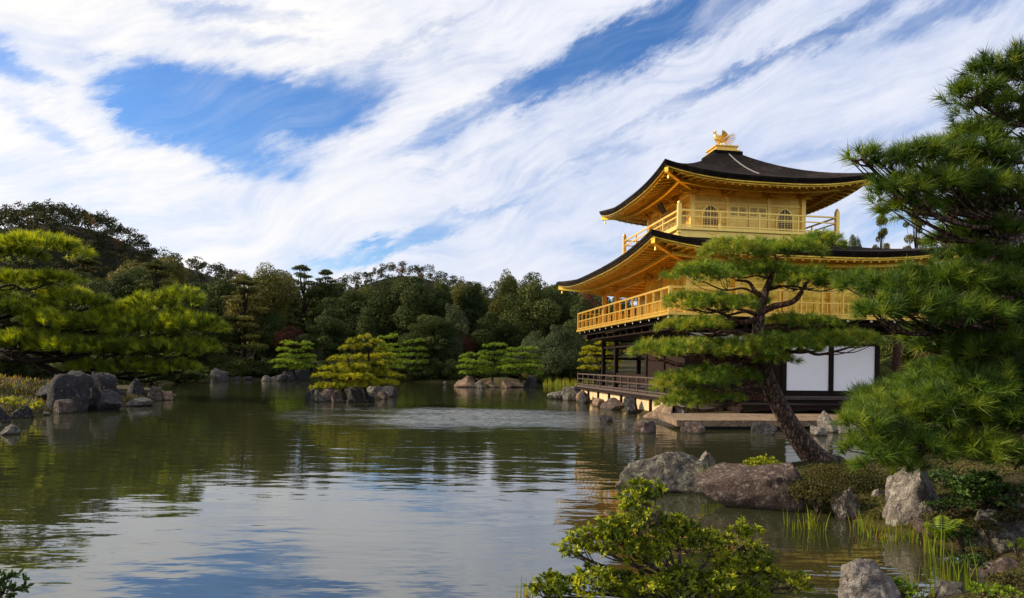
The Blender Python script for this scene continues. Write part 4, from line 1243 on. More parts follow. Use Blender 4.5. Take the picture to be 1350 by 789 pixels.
# islet with the yellow pines
def islet(name, label, cx, cy, rx, ry, h):
    n = 40; nr = 7
    v = [(cx, cy, h)]
    for i in range(1, nr + 1):
        for j in range(n):
            a = 2 * math.pi * j / n; r = i / nr
            k = 1 + .12 * math.sin(3 * a + cx) + .07 * math.sin(7 * a)
            v.append((cx + math.cos(a) * r * rx * k, cy + math.sin(a) * r * ry * k, h * (1 - r ** 2.4) - .35 * r ** 4 + .03 * math.sin(9 * a + i)))
    f = [(0, 1 + j, 1 + (j + 1) % n) for j in range(n)]
    for i in range(nr - 1):
        for j in range(n): f.append((1 + i * n + j, 1 + (i + 1) * n + j, 1 + (i + 1) * n + (j + 1) % n, 1 + i * n + (j + 1) % n))
    mb = MB(); mb.add(v, f)
    tag(mb.build(name, M['ground'], None, True), label, 'islet', None, 'structure')
c = G(464, 527); islet('islet', 'small earth islet ringed with stones under the yellow green pines', c.x, c.y + 1.0, 2.0, 1.5, .42)
for i, (px, py, w, h, m) in enumerate([(412, 528, 17, 12, SD), (434, 529, 19, 16, SB), (446, 531, 16, 12, SB), (460, 526, 22, 15, SW), (474, 531, 25, 17, SD), (494, 526, 22, 14, SG), (512, 524, 20, 11, SD), (486, 530, 14, 9, SD), (423, 530, 12, 12, SG), (504, 527, 12, 8, SB)]):
    lab = ['dark stone at the left end of the yellow pine islet', 'brown stone left of the trunk on the yellow pine islet', 'low brown stone at the front of the yellow pine islet', 'warm stone under the yellow pine trunk',
           'largest dark stone at the front of the yellow pine islet', 'rounded grey stone on the right of the yellow pine islet', 'dark stone at the right end of the yellow pine islet', 'small dark stone right of the largest islet stone',
           'small upright grey stone near the left end of the islet', 'small brown stone near the right end of the islet'][i]
    rockp(lab, px, py, w * 1.3, h * 1.3, m, dr=.8, group='stones round the yellow pine islet')
c = G(660, 509); islet('islet', 'long low islet with tan bank under three green pines', c.x, c.y + 2.6, 3.6, 2.3, .75)
for lab, px, py, w, h, m in [('long pale brown rock at the left end of the three pine islet', 620, 511, 34, 13, SW), ('round grey stone in front of the three pine islet', 634, 512, 12, 9, SG), ('small tan stone at the front of the three pine islet', 650, 511, 16, 8, SW),
                             ('upright tan stone at the middle of the three pine islet', 667, 512, 10, 9, SW), ('dark split rock at the right end of the three pine islet', 698, 511, 17, 14, SD), ('flat sandy stone between the tan stones of the three pine islet', 680, 511, 24, 6, SW), ('low stone at the left tip of the three pine islet', 606, 510, 12, 8, SW)]:
    rockp(lab, px, py, w * 1.15, h * 1.15, m, dr=.8, group='stones round the three pine islet')
c = G(392, 502); islet('islet', 'rocky islet with blue grey boulders under a round green pine', c.x, c.y + 2.5, 4.2, 2.6, .55)
for lab, px, py, w, h, m in [('tall pale blue boulder on the rocky far islet', 397, 502, 24, 20, SD), ('dark blue boulder left of the tall pale one on the rocky far islet', 382, 503, 20, 14, SD), ('low dark boulder at the front of the rocky far islet', 369, 503, 24, 9, SD),
                             ('round stone standing alone left of the rocky far islet', 351, 503, 13, 8, SG), ('dark boulder at the right of the rocky far islet', 414, 501, 20, 20, SD), ('big dark block standing in the water off the far left shore', 290, 503, 27, 17, SD)]:
    rockp(lab, px, py, w, h, m, dr=.8)
for lab, px, py, w, h, m in [('low grey stones heap at the far shore right of the yellow pines', 556, 500, 20, 9, SG), ('pale stone at the far shore under the dark wood', 574, 500, 12, 8, SP), ('small pale stone alone at the far shore', 588, 497, 8, 6, SP),
                             ('grey stone at the far shore beside the yellow pine crown', 526, 499, 9, 6, SG), ('dark stone at the far shore left of the grey stones', 543, 500, 16, 8, SD), ('little post shaped stone in the water off the three pine islet', 587, 508, 5, 5, SG), ('tiny stone in the far water by the three pine islet', 597, 500, 8, 5, SG)]:
    rockp(lab, px, py, w, h, m, dr=.8, group='stones along the far shore')
for i, px in enumerate([312, 328, 440, 455, 600, 716, 730]):
    rockp('dark small stone half sunk along the far shoreline', px, 501.5 + (2 if px > 700 else 0), 9 + (i * 5) % 7, 5, SD, dr=.8, group='stones along the far shore', sub=3)

# ------------------------------------------------------------------ trained pines
#@PINES
def pads_px(lst, dk=0.75):
    out = []
    for px, py, rx, rz, Y in lst:
        out.append((P(px, py, Y), rx / F * Y, rx / F * Y * dk, rz / F * Y))
    return out
def path_px(lst): return [P(px, py, Y) for px, py, Y in lst]

# leaning pine before the pavilion
TY = 12.6
hero_pads = [(960, 330, 38, 15, 12.6), (1000, 326, 24, 10, 12.9), (1040, 330, 40, 14, 12.4), (1078, 322, 30, 15, 12.7), (925, 362, 42, 15, 12.2), (965, 356, 34, 12, 12.9), (1010, 358, 36, 13, 12.5), (1062, 370, 42, 16, 12.3), (1102, 372, 26, 12, 12.6),
             (905, 397, 32, 12, 12.4), (945, 402, 42, 14, 12.1), (990, 398, 24, 10, 12.9), (895, 430, 26, 10, 12.5), (930, 428, 30, 10, 12.0), (1035, 424, 28, 9, 12.8), (1075, 426, 28, 10, 12.4),
             (862, 463, 30, 14, 12.3), (905, 462, 40, 15, 12.1), (945, 458, 30, 12, 12.7), (985, 462, 34, 15, 11.9), (1030, 456, 44, 17, 12.1), (1080, 452, 42, 16, 12.3), (1125, 449, 34, 13, 12.5), (1020, 474, 26, 9, 12.0),
             (890, 508, 32, 17, 12.2), (930, 500, 38, 16, 12.0), (968, 496, 30, 13, 12.5), (900, 530, 30, 13, 12.0), (945, 524, 34, 10, 12.4)]
hp = pads_px(hero_pads, .95)
pine('trained_pine', 'leaning trained pine with flat cloud pads standing in front of the golden pavilion', 'pine tree', None, P(1082, 613, TY),
     path_px([(1090, 620, TY), (1072, 600, TY), (1049, 570, TY), (1029, 537, TY), (1012, 500, TY), (1002, 465, TY), (999, 432, TY), (1002, 405, TY), (1008, 384, TY), (1016, 362, TY), (1022, 340, TY)]),
     [.31, .225, .185, .165, .150, .13, .112, .095, .07, .05, .03], [(c, a * 1.05, b_, z_ * 1.32) for c, a, b_, z_ in hp], 560, 25, .125, .0082, 'needle_hero', 'bark', 'bark_red', limb=.55,
     explicit=[(path_px([(1002, 412, TY), (1020, 404, TY - .1), (1044, 398, TY - .2), (1056, 384, TY - .2), (1062, 372, TY - .2)]), .075, .03),
               (path_px([(1006, 392, TY), (994, 384, TY), (985, 372, TY + .1), (968, 370, TY)]), .05, .02), (path_px([(1002, 470, TY), (985, 474, TY - .2), (968, 490, TY - .3), (950, 493, TY - .3)]), .085, .03),
               (path_px([(1001, 420, TY), (975, 425, TY - .2), (948, 412, TY - .3), (930, 408, TY - .3)]), .06, .02), (path_px([(1003, 476, TY), (975, 462, TY - .2), (930, 470, TY - .2), (880, 468, TY - .1)]), .06, .02)])

# the big pine whose boughs come in from the right
rp = [(1318, 95, 46, 22, 7.2), (1345, 110, 40, 26, 7.5), (1275, 122, 30, 13, 7.0), (1300, 145, 40, 16, 7.3), (1340, 165, 36, 18, 7.6), (1275, 185, 36, 16, 7.3),
      (1132, 205, 22, 9, 6.7), (1168, 214, 26, 12, 6.8), (1205, 208, 34, 18, 6.9), (1240, 205, 36, 20, 7.2), (1285, 210, 40, 22, 7.1), (1330, 215, 40, 26, 7.4), (1175, 250, 34, 16, 6.8), (1215, 245, 40, 20, 6.9), (1260, 245, 44, 22, 7.0), (1310, 255, 46, 22, 7.2), (1195, 275, 32, 12, 7.0), (1245, 275, 38, 12, 7.3), (1345, 270, 30, 24, 7.6),
      (1262, 312, 32, 14, 7.6), (1300, 305, 34, 16, 7.3), (1340, 318, 34, 20, 7.8), (1275, 338, 36, 14, 7.4), (1318, 345, 40, 18, 7.6),
      (1132, 375, 28, 14, 7.9), (1172, 382, 38, 18, 7.4), (1215, 368, 40, 20, 7.5), (1258, 372, 44, 22, 7.2), (1305, 378, 44, 24, 7.1), (1342, 385, 30, 26, 7.4), (1160, 412, 30, 17, 7.0), (1195, 405, 34, 18, 7.2), (1235, 408, 42, 20, 7.1), (1280, 415, 44, 22, 7.0), (1330, 425, 44, 26, 7.3),
      (1268, 452, 40, 18, 7.4), (1315, 462, 44, 22, 7.2), (1345, 480, 30, 22, 7.5), (1232, 458, 26, 10, 7.8), (1240, 487, 36, 11, 8.6), (1285, 492, 40, 13, 8.4), (1330, 505, 40, 16, 8.2), (1200, 508, 30, 10, 8.8), (1160, 520, 34, 11, 8.4),
      (1300, 485, 50, 26, 7.6), (1285, 512, 46, 22, 7.1), (1330, 538, 46, 24, 7.0), (1345, 500, 40, 24, 7.0), (1250, 530, 40, 18, 7.1), (1258, 500, 44, 22, 7.9), (1345, 450, 36, 26, 7.7), (1330, 520, 44, 24, 7.8), (1300, 280, 46, 20, 7.7), (1345, 350, 34, 24, 7.9), (1240, 440, 40, 16, 7.6),
      (1140, 555, 30, 18, 7.1), (1165, 538, 36, 18, 7.6), (1150, 590, 34, 22, 7.0), (1205, 545, 44, 24, 7.3), (1195, 585, 44, 26, 7.1), (1250, 550, 46, 26, 7.5), (1245, 592, 46, 24, 7.3), (1300, 550, 46, 26, 7.2), (1295, 592, 48, 26, 7.0), (1340, 560, 40, 30, 7.4), (1340, 605, 40, 24, 7.2), (1175, 612, 36, 12, 7.2), (1270, 525, 44, 16, 7.9), (1225, 520, 38, 14, 8.0)]
RT = 7.9
pine('overhanging_pine', 'large dark pine with long needles whose boughs hang in from the right edge', 'pine tree', None, P(1455, 640, RT),
     path_px([(1465, 660, RT), (1452, 560, RT), (1440, 450, RT), (1430, 340, RT), (1425, 240, RT), (1418, 150, RT), (1405, 80, RT), (1385, 40, RT)]), [.26, .21, .18, .16, .13, .10, .06, .03],
     [(c, a * 1.08, b_, z_ * 1.25) for c, a, b_, z_ in pads_px(rp, 1.1)], 330, 42, .165, .0074, 'needle_right', 'bark_dark', 'bark', twigs=6, limb=.42, brown=.06, cone=(.2, 1.25), sides=14,
     explicit=[(path_px([(1432, 300, RT), (1370, 300, 7.6), (1330, 322, 7.3), (1300, 345, 7.2), (1265, 362, 7.2)]), .06, .02), (path_px([(1432, 360, RT), (1370, 350, 7.6), (1325, 330, 7.3), (1308, 300, 7.2)]), .05, .015),
               (path_px([(1440, 470, RT), (1390, 470, 7.8), (1340, 560, 7.5), (1290, 600, 7.4)]), .05, .02), (path_px([(1420, 200, RT), (1380, 160, 7.6), (1330, 130, 7.4), (1270, 140, 7.2)]), .05, .018)])

# the bright pine on the left bank
lp = [(55, 325, 52, 16, 14.0), (10, 335, 40, 22, 14.5), (20, 372, 44, 16, 15.0), (70, 368, 30, 10, 14.6), (-20, 400, 50, 24, 15.5), (30, 412, 50, 20, 15.0), (85, 395, 36, 18, 15.5), (115, 400, 28, 14, 15), (80, 425, 46, 18, 14.8), (130, 430, 46, 20, 15.4), (165, 415, 40, 20, 15.8),
      (200, 402, 32, 18, 16.0), (238, 396, 32, 22, 16.4), (190, 435, 44, 20, 15.5), (240, 428, 40, 22, 16), (275, 432, 22, 18, 16.2), (215, 462, 46, 18, 15.6), (262, 458, 30, 16, 16), (150, 460, 48, 18, 15.0), (95, 458, 48, 18, 14.8), (40, 450, 50, 18, 14.6), (-10, 452, 40, 18, 15), (180, 486, 40, 12, 15.6), (228, 485, 36, 12, 15.8), (130, 484, 36, 10, 15.4)]
lp = [(x, y, rx, rz, 35.5 + (d - 15) * 1.6) for x, y, rx, rz, d in lp]
pine('spreading_pine', 'wide yellow green pine spreading from the left edge above the bank boulders', 'pine tree', None, P(-60, 505, 36.8),
     path_px([(-60, 540, 37.9), (-58, 500, 37.9), (-50, 465, 37.6), (-40, 430, 37.1), (-30, 390, 36.5), (-15, 350, 35.5)]), [.45, .40, .34, .26, .18, .08],
     [(c, a * .92, b_, z_ * .95) for c, a, b_, z_ in pads_px(lp, 1.0)], 52, 34, .44, .026, 'needle_left', 'bark_dark', 'bark_dark', twigs=5, cone=(.12, .85), limb=.7,
     explicit=[(path_px([(-52, 470, 37.6), (-10, 470, 36.5), (40, 475, 35.8), (80, 474, 35.8), (110, 468, 35.8), (160, 452, 36.1), (220, 440, 36.8)]), .26, .05), (path_px([(-40, 425, 37.1), (0, 412, 35.8), (40, 405, 35.5), (85, 402, 35.8)]), .1, .03)])


def garden_pine(name, label, group, px, py, topy, wpx, layers, mat, lean=0, z=.25, dens=60, nn=22, length=.20, wid=.016, seed=1, bark='bark_dark', wtop=.5, push=0.0):
    random.seed(seed)
    Y = WY(px, py, z) + push; s = Y / F
    H = (py - topy) * s; W = wpx * s
    b = P(px, py, Y); b.z = z - .1
    tr = [b, b + Vector((lean * .3 - .05 * W, 0, H * .25)), b + Vector((lean * .6 + .04 * W, 0, H * .5)), b + Vector((lean, 0, H * .92))]
    pads = []
    for i in range(layers):
        t = (i + .6) / layers
        hw = W / 2 * (1 - (1 - wtop) * t) * (.85 if i == 0 else 1)
        m = max(1, int(round(3.4 * (1 - .55 * t))))
        for j in range(m + 1):
            off = (j / m * 2 - 1) * .68 if m > 0 else 0
            pads.append((b + Vector((lean * t + off * hw + random.uniform(-.1, .1) * hw, random.uniform(-.55, .55) * hw, H * (.2 + .76 * t) + random.uniform(-.04, .04) * H)), hw * random.uniform(.36, .52), hw * random.uniform(.36, .52), H / layers * random.uniform(.26, .36)))
    r = max(.05, W * .028)
    return pine(name, label, 'pine tree', group, b, tr, [r * 1.3, r, r * .8, r * .3], pads, dens, nn, length, wid, mat, bark, None, 3, sides=7)
garden_pine('garden_pine', 'tallest yellow green pine on the small stone ringed islet', 'pines on the islets', 485, 524, 437, 92, 6, 'needle_isle', -.1, .35, seed=4, wtop=.42, dens=210, length=.17, wid=.022)
garden_pine('garden_pine', 'low spreading yellow pine leaning left on the stone ringed islet', 'pines on the islets', 456, 524, 462, 92, 4, 'needle_isle', .1, .35, seed=9, wtop=.35, push=-.7, dens=210, length=.17, wid=.022)
garden_pine('garden_pine', 'layered green pine on the far shore right behind the yellow pines', 'pines on the islets', 545, 500, 445, 50, 5, 'needle_mid', 0, .3, seed=12, dens=85, length=.22, wid=.032)
garden_pine('garden_pine', 'green pine top showing behind the yellow pine crown', 'pines on the islets', 512, 502, 438, 44, 6, 'needle_mid', 0, .3, seed=13, dens=85, length=.22, wid=.032)
garden_pine('garden_pine', 'round green pine on the rocky far islet', 'pines on the islets', 390, 499, 447, 60, 5, 'needle_mid', 0, .3, seed=15, dens=95, length=.22, wid=.03, wtop=.55)
garden_pine('garden_pine', 'left pine of the three on the long low islet, smallest and leaning left', 'pines on the islets', 628, 502, 463, 46, 4, 'needle_mid', -.5, .6, seed=16, dens=130, length=.2, wid=.028, wtop=.6)
garden_pine('garden_pine', 'middle pine of the three on the long low islet, the tallest', 'pines on the islets', 650, 502, 450, 44, 5, 'needle_mid', 0, .6, seed=17, dens=130, length=.2, wid=.028, wtop=.6, push=.6)
garden_pine('garden_pine', 'right pine of the three on the long low islet, dense and broad', 'pines on the islets', 688, 503, 455, 58, 5, 'needle_mid', 0, .6, seed=18, dens=130, length=.2, wid=.028, wtop=.6)
garden_pine('garden_pine', 'yellow green pine seen through the open ground floor of the pavilion', None, 790, 503, 432, 58, 6, 'needle_isle', .2, .35, seed=21, dens=110, length=.22, wid=.03, wtop=.5, push=-6)
random.seed(99)

# ------------------------------------------------------------------ woods
#@WOODS
prot = {}
def proto(kind):
    if kind in prot: return prot[kind]
    a = ('', 'tree', None)
    t = {'dome1': lambda: make_broad('evergreen_tree', *a, 8.5, 14, 2.2, 34, 24000, .130, 'leaf_wood'),
         'dome2': lambda: make_broad('evergreen_tree', *a, 8, 14, 1.5, 30, 24000, .130, 'leaf_wood', 'oval'),
         'olive': lambda: make_broad('evergreen_tree', *a, 9, 14, 2.5, 34, 24000, .128, 'leaf_olive'),
         'sage': lambda: make_broad('broadleaf_tree', *a, 8, 8, 1.0, 30, 18000, .105, 'leaf_sage'),
         'red': lambda: make_broad('maple_tree', *a, 7, 9, 1.5, 30, 15000, .10, 'leaf_red'),
         'cone': lambda: make_broad('evergreen_tree', *a, 7, 15, 1.2, 40, 24000, .128, 'leaf_wood', 'cone'),
         'pine1': lambda: make_tiered('pine_tree', *a, 8, 14, 3.5, 8, 5, 18000, .112, 'leaf_olive'),
         'pine2': lambda: make_tiered('pine_tree', *a, 7, 16, 4.0, 11, 5, 17000, .110, 'leaf_wood'),
         'shrub': lambda: make_broad('shrub', *a, 4, 3, .2, 22, 9000, .085, 'leaf_wood'),
         'shrubo': lambda: make_broad('shrub', *a, 4, 3, .2, 22, 9000, .085, 'leaf_olive')}[kind]()
    prot[kind] = [t, False, {'dome1': (8.5, 14), 'dome2': (8, 14), 'olive': (9, 14), 'sage': (8, 8), 'red': (7, 9), 'cone': (7, 15), 'pine1': (8, 14), 'pine2': (7, 16), 'shrub': (4, 3), 'shrubo': (4, 3)}[kind]]
    return prot[kind]
def plant(kind, x, y, w, h, label, group, cat='tree', z=None):
    p = proto(kind)
    w0, h0 = p[2]
    z = (max(gz(x, y), .1) if z is None else z) - .05
    sc = (w / w0, w / w0 * random.uniform(.9, 1.1), h / h0)
    if not p[1]:
        p[1] = True; r = p[0]; r.location = (x, y, z); r.rotation_euler = (0, 0, random.uniform(0, 6.28)); r.scale = sc; tag(r, label, cat, group)
    else:
        r = dup(p[0], (x, y, z), random.uniform(0, 6.28), sc, label, group); r['category'] = cat
    return r
def plant_px(kind, px, topy, Y, wpx, label, group, cat='tree'):
    x = (px - 675) / F * Y
    z = max(gz(x, Y), .1)
    h = CAMH + (hor(px) - topy) / F * Y - z
    return plant(kind, x, Y, wpx / F * Y, h, label, group, cat, z)

FR = 'trees along the far shore'
for k, px, top, Y, w, lab in [
    ('pine1', 322, 366, 80, 92, 'pale green layered pine in front of the wood, left of the red maple'),
    ('olive', 342, 334, 86, 86, 'big olive domed evergreen rising over the pale layered pine'),
    ('dome1', 292, 346, 88, 70, 'dark evergreen left of the olive domed tree'),
    ('pine2', 398, 350, 90, 66, 'thin crowned pine breaking the skyline left of the middle wood'),
    ('pine2', 428, 356, 92, 60, 'second thin crowned pine beside the first on the skyline'),
    ('dome2', 455, 372, 84, 66, 'dark evergreen behind the yellow islet pines, lower than its neighbours'),
    ('olive', 478, 366, 92, 70, 'olive evergreen under the distant hill top'),
    ('dome1', 512, 358, 86, 80, 'tall dark evergreen left of the middle of the wood'),
    ('dome2', 552, 352, 84, 72, 'tallest dark oval evergreen in the middle of the wood'),
    ('cone', 584, 362, 86, 56, 'dark pointed evergreen right of the tallest oval one'),
    ('olive', 600, 358, 90, 62, 'olive evergreen with leafy gaps right of the middle'),
    ('sage', 598, 392, 80, 48, 'lighter feathery tree low in front of the dark wood'),
    ('cone', 628, 366, 86, 52, 'narrow dark evergreen behind the three pine islet'),
    ('olive', 660, 343, 86, 50, 'olive crown topping the wood right of the middle'),
    ('dome1', 700, 348, 82, 84, 'massive dark green evergreen left of the pavilion'),
    ('dome2', 738, 360, 86, 66, 'dark evergreen just left of the lower roof tip'),
    ('dome1', 768, 384, 76, 50, 'dark evergreen beside the balcony corner of the pavilion'),
    ('red', 384, 424, 80, 50, 'dull red maple low at the far shore beside the rocky islet'),
    ('red', 612, 432, 80, 40, 'faded red maple low in the wood behind the three pine islet'),
    ('red', 776, 374, 84, 44, 'reddish maple glimpsed behind the pavilion balcony'),
    ('sage', 735, 422, 74, 66, 'grey green bushy tree left of the veranda'),
    ('sage', 700, 430, 76, 44, 'grey green rounded tree behind the right islet pine'),
    ('dome2', 430, 410, 79, 62, 'low dark rounded tree behind the yellow pine, at the far water edge'),
    ('dome1', 360, 400, 82, 54, 'dark tree filling the wood behind the red maple'),
    ('cone', 480, 400, 80, 48, 'dark tree at the water edge behind the yellow islet crowns'),
    ('dome2', 560, 408, 79, 60, 'low dark tree at the far water edge under the tallest evergreen'),
    ('dome1', 645, 405, 80, 60, 'low dark tree directly behind the three islet pines'),
    ('cone', 590, 420, 78, 44, 'low dark tree between the layered pine and the three pine islet'),
    ('dome1', 250, 372, 78, 70, 'dark tree right behind the right end of the spreading pine'),
    ('pine1', 205, 345, 96, 84, 'broad pine crown behind the spreading yellow pine'),
    ('olive', 160, 330, 112, 110, 'wide olive tree crown at the foot of the hill'),
    ('pine1', 110, 338, 118, 90, 'flat topped pine at the foot of the hill left of the wide olive crown'),
    ('olive', 230, 326, 124, 80, 'olive tree crown at the right foot of the hill'),
    ('dome1', 60, 352, 90, 90, 'dark tree behind the upper bough of the spreading pine'),
    ('dome2', 10, 372, 84, 80, 'dark tree at the left edge behind the spreading pine'),
    ('dome1', 150, 385, 74, 80, 'dark tree low behind the middle of the spreading pine'),
    ('cone', 95, 400, 66, 70, 'dark tree low behind the limb of the spreading pine'),
    ('dome2', 30, 410, 60, 76, 'dark tree low at the left edge behind the bank boulders'),
    ('dome1', 200, 400, 72, 70, 'dark tree behind the end of the left bank'),
    ('dome2', 270, 400, 76, 60, 'dark tree at the far water edge left of the pale layered pine'),
    ]:
    plant_px(k, px, top, Y, w, lab, FR)
for i, px in enumerate(range(15, 800, 23)):
    Y = random.uniform(94, 108); top = 367 + random.uniform(-6, 14) - (18 if px < 250 else 0)
    plant_px(['dome1', 'olive', 'dome2', 'cone'][i % 4], px, top, Y, random.uniform(56, 84), 'dark tree half hidden in the second row of the far wood', 'second row of the far wood')
for i, px in enumerate(list(range(255, 600, 17)) + list(range(600, 790, 15))):
    Y = 76.5 + random.uniform(-.5, 1.2) - (3.0 if px > 690 else 0)
    k = 'shrubo' if i % 4 == 0 else 'shrub'
    plant_px(k, px + random.uniform(-5, 5), 478 + random.uniform(-14, 6), Y, random.uniform(34, 52), 'dark shrub overhanging the far waterline' if k == 'shrub' else 'olive shrub overhanging the far waterline', 'shrubs along the far waterline', 'shrub')
for i, (px, py, h) in enumerate([(40, 480, 24), (90, 478, 28), (150, 486, 26), (200, 490, 24), (235, 492, 20), (10, 470, 26)]):
    Y = [40, 44, 48, 54, 60, 38][i]
    plant_px('shrub', px, py - h * .6, Y, 70, 'dark shrub under the spreading pine on the left bank', 'shrubs under the spreading pine', 'shrub')

# behind and right of the pavilion
for k, px, top, Y, w, lab in [
    ('dome2', 1121, 294, 62, 26, 'small round topped tree on the skyline right of the golden railing'),
    ('pine1', 1160, 280, 64, 34, 'slim sparse pine on the skyline between the roof and the overhanging pine'),
    ('pine1', 1204, 264, 60, 50, 'taller sparse pine on the skyline behind the lower roof end'),
    ('olive', 1245, 268, 58, 56, 'olive tree on the skyline behind the overhanging pine'),
    ('pine1', 1290, 262, 56, 60, 'layered pine on the skyline behind the right boughs'),
    ('olive', 1150, 322, 66, 90, 'wide low crown just over the lower roof'),
    ('dome1', 1100, 322, 70, 70, 'dark crown hidden behind the lower roof'),
    ('olive', 1215, 316, 60, 80, 'olive crown behind the right end of the lower roof'),
    ('dome1', 1190, 350, 52, 90, 'dark evergreen behind the right end of the pavilion'),
    ('dome2', 1250, 345, 50, 90, 'dark evergreen right of the pavilion behind the boughs'),
    ('dome1', 1320, 330, 48, 110, 'dark evergreen at the right edge behind the boughs'),
    ('cone', 1180, 400, 46, 80, 'low dark evergreen behind the slim trunk right of the white panels'),
    ('dome2', 1240, 410, 44, 90, 'low dark evergreen behind the bamboo fence'),
    ('red', 1228, 430, 42, 50, 'dull red bush glimpsed right of the slim trunk'),
    ('dome1', 1310, 400, 42, 110, 'low dark evergreen at the right edge'),
    ('dome1', 1390, 360, 44, 130, 'dark evergreen just outside the right edge')]:
    plant_px(k, px, top, Y, w, lab, 'trees behind the pavilion')
for i, px in enumerate([1172, 1200, 1232, 1262, 1295, 1330, 1365]):
    plant_px('shrub', px, 470 + (i % 3) * 6, 39.5 + (i % 2), 60, 'dark shrub behind the bamboo fence', 'shrubs behind the bamboo fence', 'shrub')
# slim trunk right of the white panels
def slim():
    b = P(1184, 512, 34.5); b.z = gz(b.x, b.y)
    pads = [(P(px, py, Y), 1.3, 1.2, .35) for px, py, Y in [(1165, 405, 34), (1205, 410, 35), (1185, 390, 34.5), (1222, 420, 35)]]
    pine('slim_pine', 'slim reddish pine trunk rising right of the white panels', 'pine tree', None, b, path_px([(1184, 516, 34.5), (1181, 480, 34.5), (1183, 450, 34.5), (1180, 420, 34.5), (1186, 395, 34.5)]), [.26, .2, .19, .16, .08], pads, 30, 26, .2, .02, 'needle_right', 'bark_red', twigs=3)
slim()
def fence():
    p0 = P(1150, 511, 34); z0 = gz(p0.x, p0.y)
    root = empty('bamboo_fence', (p0.x, p0.y, z0), 'low pale bamboo rail fence on the ground right of the white panels', 'fence')
    b = MB()
    for h in (.22, .48, .70): b.tube([(0, 0, h), (2.6, .3, h + .02), (5.2, .2, h)], .035, 6)
    b.build('rail', M['bamboo'], root)
    for i in range(7):
        q = MB(); q.tube([(i * .85 + .05, .06 + .28 * math.sin(i * .5), -.2), (i * .85 + .05, .06 + .28 * math.sin(i * .5), .82)], .04, 6); q.build('post', M['bamboo'], root)
fence()

# wooded hills: one mass of crowns
def hill_wood():
    cs = []
    def cover(x0, x1, y0, y1, step, zmin):
        for x in np.arange(x0, x1, step):
            for y in np.arange(y0, y1, step):
                cs.append((x + random.uniform(-.5, .5) * step, y + random.uniform(-.5, .5) * step, zmin))
    cover(-235, -75, 118, 262, 3.9, 3)
    cover(-140, 215, 268, 335, 5.0, 12)
    cover(-75, 140, 112, 225, 9.5, -9)
    cover(-110, 160, 225, 268, 7.0, -9)
    cs_ = np.array(cs); z = ground_h(cs_[:, 0], cs_[:, 1])
    k = z > cs_[:, 2]; cs_ = cs_[k]; z = z[k]
    n = len(cs_); per = 150
    r = rng.uniform(1.8, 3.6, n); hh = rng.uniform(.75, 1.35, n)
    q = unit(rng.normal(size=(n, per, 3)) + np.array([0, -.25, .5]))
    # a few smaller lobes on each crown
    lob = unit(rng.normal(size=(n, 5, 3)) + np.array([0, -.2, .4]))
    pick = rng.integers(0, 5, (n, per)); lo = np.take_along_axis(lob, pick[:, :, None].repeat(3, 2), 1)
    p = lo * .50 + q * (.52 * rng.uniform(.55, 1.05, (n, per)) ** .6)[:, :, None]
    c = np.stack([cs_[:, 0], cs_[:, 1], z + 2.5 + r * .8], 1)
    pos = c[:, None, :] + p * (r[:, None, None] * np.array([1, 1, 1]) * np.stack([np.ones(n), np.ones(n), hh], 1)[:, None, :])
    pos = pos.reshape(-1, 3); nr = unit(q.reshape(-1, 3) + rng.normal(size=(n * per, 3)) * .5)
    v, f = leaf_quads(pos, nr, rng.uniform(.24, .46, n * per), .6)
    tr = np.where(rng.random(n) < .06, 1.0, rng.uniform(.05, .85, n))
    t = np.clip(np.repeat(tr, per) * .8 + rng.random(n * per) * .22, 0, 1)
    o = link('hillside_wood', nmesh('hillside_wood', v, f, np.repeat(t, 4)), M['leaf_hill'])
    tag(o, 'dense mixed wood covering the far hills with a few rusty crowns', 'wood', None, 'stuff')
hill_wood()

# ------------------------------------------------------------------ near plants
#@NEAR
def leaves_at(pts, axes, per, size, asp=.42, spread=.9):
    T = len(pts); n = T * per
    ax = np.repeat(unit(axes), per, 0); p = np.repeat(pts, per, 0)
    r = unit(np.cross(ax, rng.normal(size=(n, 3))))
    th = rng.uniform(.5, 1.35, n)[:, None] * spread
    d = ax * np.cos(th) + r * np.sin(th)
    L = (size * rng.uniform(.65, 1.15, n))[:, None]
    nr = unit(np.cross(np.cross(d, ax), d) + rng.normal(size=(n, 3)) * .25)
    s = unit(np.cross(d, nr))
    b = p + d * L * .08
    m = b + d * L * .55 + nr * L * .10
    tip = b + d * L - nr * L * .05
    v = np.stack([b, m + s * L * asp * .5, tip, m - s * L * asp * .5], 1).reshape(-1, 3)
    f = np.arange(4 * n).reshape(-1, 4)
    return v, f


